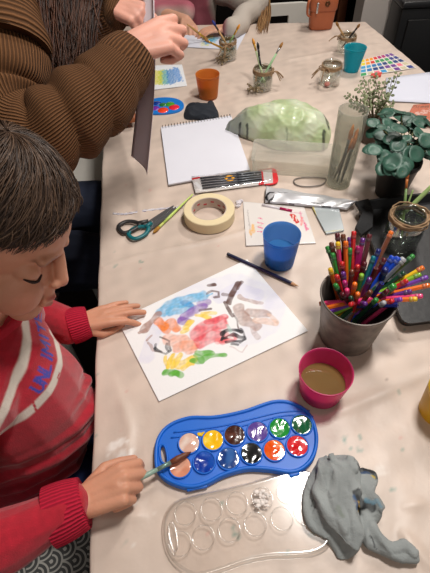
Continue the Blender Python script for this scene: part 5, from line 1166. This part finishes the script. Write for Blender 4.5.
# sweater
b = NB()
capsule(b, pel + Vector((.0, 0, .02)), bel + Vector((.012, 0, 0)), .112, .108); capsule(b, bel + Vector((.012, 0, 0)), che, .108, .098); capsule(b, che + Vector((0, -.065, .035)), che + Vector((0, .065, .035)), .066, .066); capsule(b, che, neckb + Vector((0, 0, -.02)), .085, .052)
capsule(b, SR, elR, .056, .050); capsule(b, elR, wrR - fw2 * .022, .050, .036); capsule(b, SL, elL, .054, .046); capsule(b, elL, wrL - fw * .014, .046, .031)
me = remesh(b, .0023, 8, .5); co = coords(me); nm = normals(me)
z_ = co[:, 2] - T
fold = np.sin((co[:, 2] * 1.0 + co[:, 1] * .55 - co[:, 0] * .3) * 130 + 2.2 * N3(co, 3.0)); low = np.clip((.05 - z_) / .08, 0, 1) * np.clip((co[:, 1] - .18) / .05, 0, 1)
co += nm * (.0042 * np.maximum(fold, -.4) * low * 1.5 + .0026 * N3b(co, 7))[:, None]
nk = np.array(neckb); setco(me, co)
red = S(172, 20, 42); rgb = np.tile(np.array(red[:3]), (len(co), 1)) * (1 + .05 * N3(co, 60))[:, None]
# printed bands run from the right hip to the left shoulder; fu = along the band, fv = across, on the front of the chest
def chest(px, py, d): return D(px, py, d)
BANDS = []
front = (nm @ np.array(Vector((.85, -.45, .25)).normalized())) > .12
arm = np.minimum(seg_dist(co, np.array(SR), np.array(elR)) , seg_dist(co, np.array(elR), np.array(wrR))) < .060
armL = seg_dist(co, np.array(elL), np.array(wrL)) < .055
ok = front & ~arm & ~armL
# band frame in world space (plane facing the chest normal)
cn = Vector((.80, -.45, .40)).normalized(); c0 = D(50, 375, .60)
bu = (D(78, 322, .62) - D(28, 425, .60)); bu = (bu - cn * bu.dot(cn)); BL = bu.length; bu.normalize(); bv = cn.cross(bu).normalized()
rel = co - np.array(c0); pu_, pv_ = rel @ np.array(bu), rel @ np.array(bv)
uvp = np.stack([pu_, pv_], 1)
#BANDPRINT
def toband(px, py):
    """where the sight line through a chest point meets the band plane"""
    o_, dr = CC, D(px, py, 1) - CC; t_ = (c0 - o_).dot(cn) / dr.dot(cn); r_ = o_ + dr * t_ - c0; return (r_.dot(bu), r_.dot(bv))
stripe = S(212, 202, 190)
s1 = [toband(*p) for p in ((54, 300), (50, 322), (40, 352), (27, 382), (14, 408), (4, 432))]; s2 = [toband(*p) for p in ((86, 340), (80, 358), (66, 386), (46, 412), (24, 434), (0, 452))]
st = [(s1, .0085, stripe, 1), (s2, .0085, stripe, 1)]
tb_ = np.array([toband(*p) for p in ((52, 397), (62, 378), (70, 354), (76, 330), (80, 306))]); tt_ = np.array([toband(*p) for p in ((40, 390), (49, 370), (57, 348), (63, 326), (67, 302))])
GLY = {'U': [[(0, 1), (0, .2), (.35, 0), (.7, .2), (.7, 1)]], 'N': [[(0, 0), (0, 1), (.7, 0), (.7, 1)]], 'L': [[(0, 1), (0, 0), (.6, 0)]], 'I': [[(.1, 0), (.1, 1)]], 'M': [[(0, 0), (0, 1), (.4, .35), (.8, 1), (.8, 0)]], 'T': [[(0, 1), (.7, 1)], [(.35, 1), (.35, 0)]], 'E': [[(.6, 0), (0, 0), (0, 1), (.6, 1)], [(0, .5), (.5, .5)]], 'D': [[(0, 0), (0, 1), (.4, .95), (.65, .5), (.4, .05), (0, 0)]]}
pos = 0.0; word = 'UNLIMITED'; wid = {'I': .45, 'M': 1.15}; tot = 7.6; blue = S(56, 60, 160)
def along(t_, v):
    x = max(0, min(3.999, t_ * 4)); i = int(x); f_ = x - i; a = tb_[i] * (1 - f_) + tb_[i + 1] * f_; c = tt_[i] * (1 - f_) + tt_[i + 1] * f_; return tuple(a * (1 - v) + c * v)
for ch in word:
    w_ = wid.get(ch, .98)
    for g in GLY[ch]:
        if (pos + w_) / tot > 1.02: continue
        st.append(([along((pos + x) / tot, .06 + .88 * y) for x, y in g], .0023, blue, 1))
    pos += w_
for g in GLY['I']: st.append(([toband(44 + 8 * y * .6 + x * 3, 406 + 10 * y) for x, y in g], .0016, red, 1))
for g in GLY['E']: st.append(([toband(71 + x * 4 + 5 * (1 - y), 382 - 9 * x + 2 * (1 - y)) for x, y in g], .0014, red, 1))
pr_ = paint(uvp, rgb, st, wob=0.0, soft=.35); rgb[ok] = pr_[ok]; setcol(me, np.clip(rgb, 0, 1))
sw = obj('sweater', me, mat('red_fleece', red, .95, vcol=True, bump=.35, bscale=500, sheen=.3), boy)
def cuff(w0, f_, r0, r1, L, m_, name, parent, off=0.0):
    b = NB(); pts = [w0 - f_ * (L - .012) + f_ * L * i / 10 for i in range(11)] ; rr_ = [r0 + (r1 - r0) * i / 10 + .002 * math.sin(math.pi * i / 10) for i in range(11)]
    pts += [pts[-1] + f_ * .001, pts[-1] - f_ * .004]; rr_ += [r1 - .003, r1 - .006]
    tube(b, pts, rr_, 72, caps=False, uv=True); return obj(name, b, m_, parent)
redrib = ribmat('red_rib', S(196, 34, 62), 44, strength=.8, dist=.002, dark=.6)
cuff(wrR - fw2 * .006, fw2, .0395, .0335, .046, redrib, 'cuff', sw); cuff(wrL + fw * .010, fw, .033, .0285, .034, redrib, 'cuff', sw)
b = NB(); cdir = (Lh(-.03, 0, -.05) - neckb).normalized(); cc_ = neckb + cdir * .012
lathe(b, [(.060, -.028), (.062, -.010), (.059, .004), (.055, .006), (.053, -.006)], cc_, 48, cdir); obj('collar', b, mat('red_collar', S(176, 24, 46), .95, bump=.4, bscale=300), sw)
# jeans and shoes
b = NB(); ball(b, pel + Vector((0, 0, .0)), 1, (.108, .125, .09))
for h_, k_, f_ in ((hipR, knR, fR_), (hipL, knL, fL_)): capsule(b, h_, k_, .070, .056); capsule(b, k_, f_ + Vector((0, 0, .03)), .054, .044)
me = remesh(b, .004, 5); wrinkle(me, .003, 8, 21, floor=False); obj('jeans', me, mat('blue_denim', S(42, 62, 112), .9, var=.15, vscale=60, bump=.3, bscale=300), boy)
for f_ in (fR_, fL_):
    b = NB(); capsule(b, f_ + Vector((-.01, 0, -.015)), f_ + Vector((.11, 0, -.045)), .036, .030); obj('shoe', remesh(b, .003, 3), mat('dark_shoe', S(40, 40, 46), .6), boy)
# his brush
tp0, tp1 = P(116, 491, .030), P(191, 452, .0155)
brush(tp0, tp1, 'paintbrush', "wet brown-bristled paintbrush in the boy's hand dipping into the blue palette", mat('pale_teal_lacquer', S(140, 166, 152), .35), mat('teal_ferrule', S(120, 150, 140), .3, metal=.4), mat('wet_bristle', S(112, 60, 34), .5, var=.3, vscale=150), .0034, .034, .02)

# ------------------------------------------------------------ the woman
wom = thing('person', Z(-.58, .98, -.29), 'woman in a brown ribbed sweater holding up a grey sheet with both hands', 'person')
WO = Z(-.37, 1.06, .66); WR = eul(-12, 34, 0); WS = 1.12
b = NB(); Lw = head_caps(b, WO, WR, WS)
wn = Z(-.50, 1.07, .47); wc = Z(-.52, 1.06, .30); wp = Z(-.62, 1.0, -.17)
capsule(b, Lw(-.03, 0, -.05), wn, .050, .056); capsule(b, wc + Vector((0, -.10, .07)), wc + Vector((0, .10, .07)), .075, .075); capsule(b, wc, wp, .125, .13)
wsR = D(-22, 28, .80); weR = D(18, 138, .755); wwR = D(126, 51, .79)
wsL = Z(-.50, 1.25, .38); weL = D(60, 18, .98); wwL = D(106, 4, .93)
capsule(b, wsR, weR, .048, .038); capsule(b, weR, wwR, .040, .026); capsule(b, wsL, weL, .048, .038); capsule(b, weL, wwL, .040, .026)
for y0, y1 in ((.90, .86), (1.10, 1.12)):
    capsule(b, Z(-.60, y0, -.20), Z(-.17, y1, -.20), .085, .06); capsule(b, Z(-.17, y1, -.20), Z(-.15, y1, -.66), .058, .042); capsule(b, Z(-.15, y1, -.68), Z(-.02, y1, -.705), .034, .028)
fR2 = (CA * .86 + CU * .50 + CF * .22); nR = (-CF * .75 + CA * .1 - CU * .15 + Vector((0, 0, .5)))
hand_caps(b, wwR, fR2, CU * .8 - CA * .5 + CF * .1, nR, .94, [(24, 92, 50), (30, 95, 50), (36, 98, 50), (46, 98, 50)], (.22, .05, -.12, -.30), ((.8, .4, -.75), (1, .1, -.6), (1, -.1, -.4)), 1.2)
fL2 = CA * .9 - CU * .30 - CF * .05
hand_caps(b, wwL, fL2, CU * .9 + CA * .3, -CF * .9 + CU * .3, .82, [(40, 76, 36), (46, 78, 36), (52, 80, 36), (60, 80, 40)], (.06, 0, -.02, -.06), ((.75, .6, -.35), (1, .1, -.45), (1, -.15, -.3)), 1.08)
me = remesh(b, .003, 5, .5); skin_colour(me, S(208, 152, 134), WO, WR, WS, Lw); obj('body', me, skin_m, wom); lashes(WO, WR, WS, wom)
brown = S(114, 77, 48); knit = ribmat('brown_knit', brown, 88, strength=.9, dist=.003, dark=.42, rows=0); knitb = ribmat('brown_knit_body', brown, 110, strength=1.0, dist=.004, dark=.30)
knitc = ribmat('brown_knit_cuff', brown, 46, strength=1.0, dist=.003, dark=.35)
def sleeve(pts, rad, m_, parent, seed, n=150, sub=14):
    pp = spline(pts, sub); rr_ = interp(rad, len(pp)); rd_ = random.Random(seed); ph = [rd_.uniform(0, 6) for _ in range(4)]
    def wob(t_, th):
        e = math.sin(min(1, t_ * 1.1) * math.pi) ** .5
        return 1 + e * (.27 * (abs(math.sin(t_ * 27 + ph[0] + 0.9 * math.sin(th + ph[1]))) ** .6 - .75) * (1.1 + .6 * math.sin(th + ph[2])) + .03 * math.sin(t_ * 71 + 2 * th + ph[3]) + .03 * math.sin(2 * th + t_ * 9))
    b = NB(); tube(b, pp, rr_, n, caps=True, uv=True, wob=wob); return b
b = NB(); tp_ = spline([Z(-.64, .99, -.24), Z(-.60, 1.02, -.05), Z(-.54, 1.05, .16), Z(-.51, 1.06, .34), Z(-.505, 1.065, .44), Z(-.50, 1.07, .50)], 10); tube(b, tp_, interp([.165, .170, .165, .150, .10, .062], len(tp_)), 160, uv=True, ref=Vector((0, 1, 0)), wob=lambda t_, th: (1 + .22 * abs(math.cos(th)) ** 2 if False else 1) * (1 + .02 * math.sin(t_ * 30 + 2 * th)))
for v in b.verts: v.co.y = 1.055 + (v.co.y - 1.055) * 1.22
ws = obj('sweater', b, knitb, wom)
sR = sleeve([D(-40, 0, .80), D(-14, 28, .795), D(-6, 58, .785), D(-2, 104, .77), D(14, 132, .755), D(42, 138, .75), D(68, 120, .757), D(96, 98, .775), D(118, 73, .79), D(130, 58, .80)], [.092, .090, .086, .086,   .076, .066, .068, .067, .056, .046], knit, ws, 3)
obj('sleeve', sR, knit, ws)
sL = sleeve([Z(-.50, 1.22, .40), D(30, 30, 1.0), D(62, 16, .98), D(88, 10, .95), D(106, 8, .925)], [.10, .092, .082, .066, .050], knit, ws, 9); obj('sleeve', sL, knit, ws)
# drop shoulder yoke with its seam edge
b = NB(); pp = spline([Z(-.49, 1.02, .47), D(-40, -14, .82), D(-20, 16, .80), D(-6, 46, .785), D(-3, 58, .782)], 10); tube(b, pp, interp([.09, .105, .104, .096, .094], len(pp)), 140, uv=True, wob=lambda t_, th: 1 + .012 * math.sin(t_ * 24 + th)); obj('shoulder_yoke', b, ribmat('brown_knit_yoke', brown, 26, strength=1.0, dist=.004, dark=.35, axis=1), ws)
def kcuff(w0, f_, r0, r1, L):
    b = NB(); f_ = f_.normalized(); pts = [w0 - f_ * L + f_ * L * i / 12 for i in range(13)]; rr_ = [r0 + (r1 - r0) * i / 12 + .003 * math.sin(math.pi * i / 12) for i in range(13)]; pts += [w0 + f_ * .002, w0 - f_ * .006]; rr_ += [r1 - .004, r1 - .008]; tube(b, pts, rr_, 96, caps=False, uv=True); return b
obj('cuff', kcuff(D(134, 52, .80), D(134, 52, .8) - D(117, 74, .79), .055, .044, .050), knitc, ws)
obj('cuff', kcuff(D(115, 8, .915), D(112, 8, .92) - D(88, 10, .95), .056, .044, .06), knitc, ws)
b = NB()
for y0, y1 in ((.90, .86), (1.10, 1.12)): capsule(b, Z(-.60, y0, -.195), Z(-.17, y1, -.195), .098, .072); capsule(b, Z(-.17, y1, -.20), Z(-.15, y1, -.64), .070, .055)
ball(b, Z(-.62, 1.0, -.18), 1, (.14, .18, .115)); me = remesh(b, .005, 5); wrinkle(me, .003, 6, 31, floor=False); obj('trousers', me, mat('navy_trousers', S(24, 32, 52), .9, var=.15, vscale=20), wom)
for y1 in (.86, 1.12):
    b = NB(); capsule(b, Z(-.16, y1, -.69), Z(-.00, y1, -.70), .044, .036); obj('shoe', remesh(b, .004, 3), mat('black_shoe', S(24, 24, 26), .5), wom)
# her hair: crown plus long locks falling forward past the shoulder
hm2 = hair_m('woman_hair'); hc2 = (S(34, 20, 15), S(92, 56, 38)); rad2, cen2, lim2 = (.104, .088, .097), (-.006, 0, .030), (62, 96, 140)
hw = hair_cap(WO, WR, WS, rad2, cen2, lim2, hc2, 'hair', hm2, wom); strands(hair_paths(WO, WR, WS, 900, 8, rad2, cen2, lim2, .2), .0018, hc2, 'hair_crown', hm2, hw)
rd_ = random.Random(21); paths = []
for k in range(2400):
    u = rd_.random(); root = WO + WR @ Vector((rd_.uniform(-.06, .04), rd_.uniform(-.095, -.05), rd_.uniform(-.03, .07))) * WS
    dd = rd_.uniform(.80, .88); x0 = 32 + 64 * u + rd_.uniform(-5, 5); x1 = 44 + 42 * u + rd_.uniform(-8, 10); ye = rd_.uniform(30, 82) - 26 * abs(u - .45)
    if rd_.random() < .08: x1 += 12; ye -= 12
    paths.append(spline([root, D(x0, -55, dd - .02), D(x0 + 2, -6, dd), D((x0 + x1) / 2, ye * .55, dd + rd_.uniform(-.005, .005)), D(x1, ye, dd + rd_.uniform(-.01, .01))], 5))
for k in range(500):
    root = WO + WR @ Vector((rd_.uniform(-.10, -.02), rd_.uniform(-.08, .09), rd_.uniform(-.03, .06))) * WS; e = Z(-.60 + rd_.uniform(-.06, .03), 1.06 + rd_.uniform(-.13, .13), rd_.uniform(.2, .34)); paths.append(spline([root, root.lerp(e, .3) + Vector((-.07, 0, .02)), root.lerp(e, .65) + Vector((-.05, 0, 0)), e], 5))
strands(paths, .0011, hc2, 'hair_lengths', hm2, hw, 4)
# the sheet she holds
R_ed = spline([D(153, -14, .905), D(154, 30, .900), D(155, 66, .895), D(153, 110, .905), D(147, 175, .985)], 10); L_ed = spline([D(143, -14, .935), D(142, 30, .930), D(138, 70, .925), D(136, 108, .945), D(131, 156, 1.02)], 10)
b = NB(); V = []
for a, c in zip(R_ed, L_ed):
    V.append([b.verts.new(a.lerp(c, k / 10) + Vector((.010, -.006, 0)) * math.sin(math.pi * k / 10)) for k in range(11)])
for r0_, r1_ in zip(V, V[1:]):
    for k in range(10): b.faces.new((r0_[k], r0_[k + 1], r1_[k + 1], r1_[k]))
o = tag(obj('grey_sheet', b, mat('grey_card', S(228, 218, 226), .75)), "narrow grey sheet hanging from the woman's hands over the table", 'sheet'); sm = o.modifiers.new('thick', 'SOLIDIFY'); sm.thickness = .0006

# ------------------------------------------------------------ the far child
kid = thing('person', Z(-.03, 2.42, -.29), 'child in a pink and grey sweater bent over a painting at the far table end', 'person')
KO = Z(.10, 2.19, .20); KR = eul(-60, 52, 10); KS = 1.0
KO = D(246, -6, 2.12); 
b = NB(); Lk = head_caps(b, KO, KR, KS)
kn = Z(.0, 2.33, .16); kc = Z(-.03, 2.34, .04); kp = Z(-.06, 2.42, -.20)
capsule(b, Lk(-.03, 0, -.05), kn, .044, .048); capsule(b, kc + Vector((-.07, 0, .04)), kc + Vector((.07, 0, .04)), .058, .058); capsule(b, kc, kp, .09, .10)
kwR = P(186, 20, .03); keR = Z(-.20, 2.14, .03); kwL = P(250, 29, .035); keL = Z(.24, 2.15, .030)
capsule(b, kc + Vector((-.10, 0, .04)), keR, .04, .032); capsule(b, keR, kwR, .032, .02); capsule(b, kc + Vector((.10, 0, .04)), keL, .04, .032); capsule(b, keL, P(228, 28, .03), .032, .022)
for x in (-.14, -.0): capsule(b, Z(x, 2.40, -.21), Z(x, 2.12, -.21), .062, .048); capsule(b, Z(x, 2.12, -.21), Z(x, 2.10, -.55), .045, .032); capsule(b, Z(x, 2.10, -.57), Z(x, 2.0, -.60), .026, .022)
hand_caps(b, kwR, P(190, 36, .03) - P(186, 18, .04), Vector((1, .2, .1)), Vector((0, .2, 1)), .78, [(40, 60, 30), (55, 66, 30), (62, 70, 30), (66, 70, 30)], thumb=((.8, .5, -.3), (1, .0, -.4), (1, -.2, -.3)), fs=1.1)
hand_caps(b, P(228, 28, .028), Vector((-1, -.1, 0)), Vector((0, 1, 0)), Vector((0, 0, 1)), .72, [(10, 20, 10)] * 4, fs=1.1)
me = remesh(b, .0035, 4, .5); skin_colour(me, S(216, 164, 138), KO, KR, KS, Lk); obj('body', me, skin_m, kid); lashes(KO, KR, KS, kid)
b = NB(); capsule(b, kc, kp, .108, .118); capsule(b, kc + Vector((-.08, 0, .04)), kc + Vector((.08, 0, .04)), .078, .078); capsule(b, kc + Vector((-.10, 0, .04)), keR, .062, .054); capsule(b, keR, P(186, 12, .035), .052, .040); capsule(b, kc + Vector((.10, 0, .04)), keL, .064, .052); capsule(b, keL, P(234, 28, .032), .052, .036); capsule(b, kc, kn, .08, .055)
me = remesh(b, .0055, 5); co = coords(me); co += normals(me) * (.005 * N3(co, 6))[:, None]; co[:, 2] = np.where((co[:, 1] < 2.08) & (co[:, 2] > T - .04), np.maximum(co[:, 2], T + .002), co[:, 2]); setco(me, co)
k = np.clip(N3b(co, 2.6) * .8 + .1 + np.clip((co[:, 0] - .05) * 30, -.6, 2.4), 0, 1)[:, None]; setcol(me, np.array(S(176, 96, 110)[:3]) * (1 - k) + np.array(S(186, 176, 166)[:3]) * k)
obj('sweater', me, mat('pink_sweater', S(170, 90, 104), .95, vcol=True, bump=.4, bscale=150), kid)
b = NB(); ball(b, kp, 1, (.12, .10, .09))
for x in (-.14, -.0): capsule(b, Z(x, 2.40, -.21), Z(x, 2.12, -.21), .072, .058); capsule(b, Z(x, 2.12, -.21), Z(x, 2.10, -.52), .055, .044)
obj('trousers', remesh(b, .006, 4), mat('dark_leggings', S(40, 36, 46), .9), kid)
for x in (-.14, -.0):
    b = NB(); capsule(b, Z(x, 2.11, -.58), Z(x, 2.0, -.60), .035, .030); obj('shoe', remesh(b, .004, 2), mat('dark_shoe', S(40, 40, 46), .6), kid)
hm3 = hair_m('child_hair'); hc3 = (S(120, 84, 54), S(190, 150, 104)); rad3, lim3 = (.104, .087, .096), (70, 100, 135)
hk = hair_cap(KO, KR, KS, rad3, cen_, lim3, hc3, 'hair', hm3, kid); rd_ = random.Random(5); paths = hair_paths(KO, KR, KS, 500, 9, rad3, cen_, lim3, .3)
for k in range(60):
    root = KO + KR @ Vector((rd_.uniform(-.04, .05), rd_.uniform(.05, .09), rd_.uniform(-.03, .05))) * KS; e = P(rd_.uniform(256, 268), rd_.uniform(24, 34), .005); paths.append(spline([root, root.lerp(e, .5) + Vector((.02, -.01, .01)), e], 5))
strands(paths, .0022, hc3, 'hair_locks', hm3, hk, 3)
brush(P(187, 24, .075), P(208, 40.5, .004), 'paintbrush', "golden-ferruled paintbrush in the pink-sleeved child's hand", mat('ochre_lacquer', S(180, 140, 80), .4), gold, brist, .0042, .02, .03)
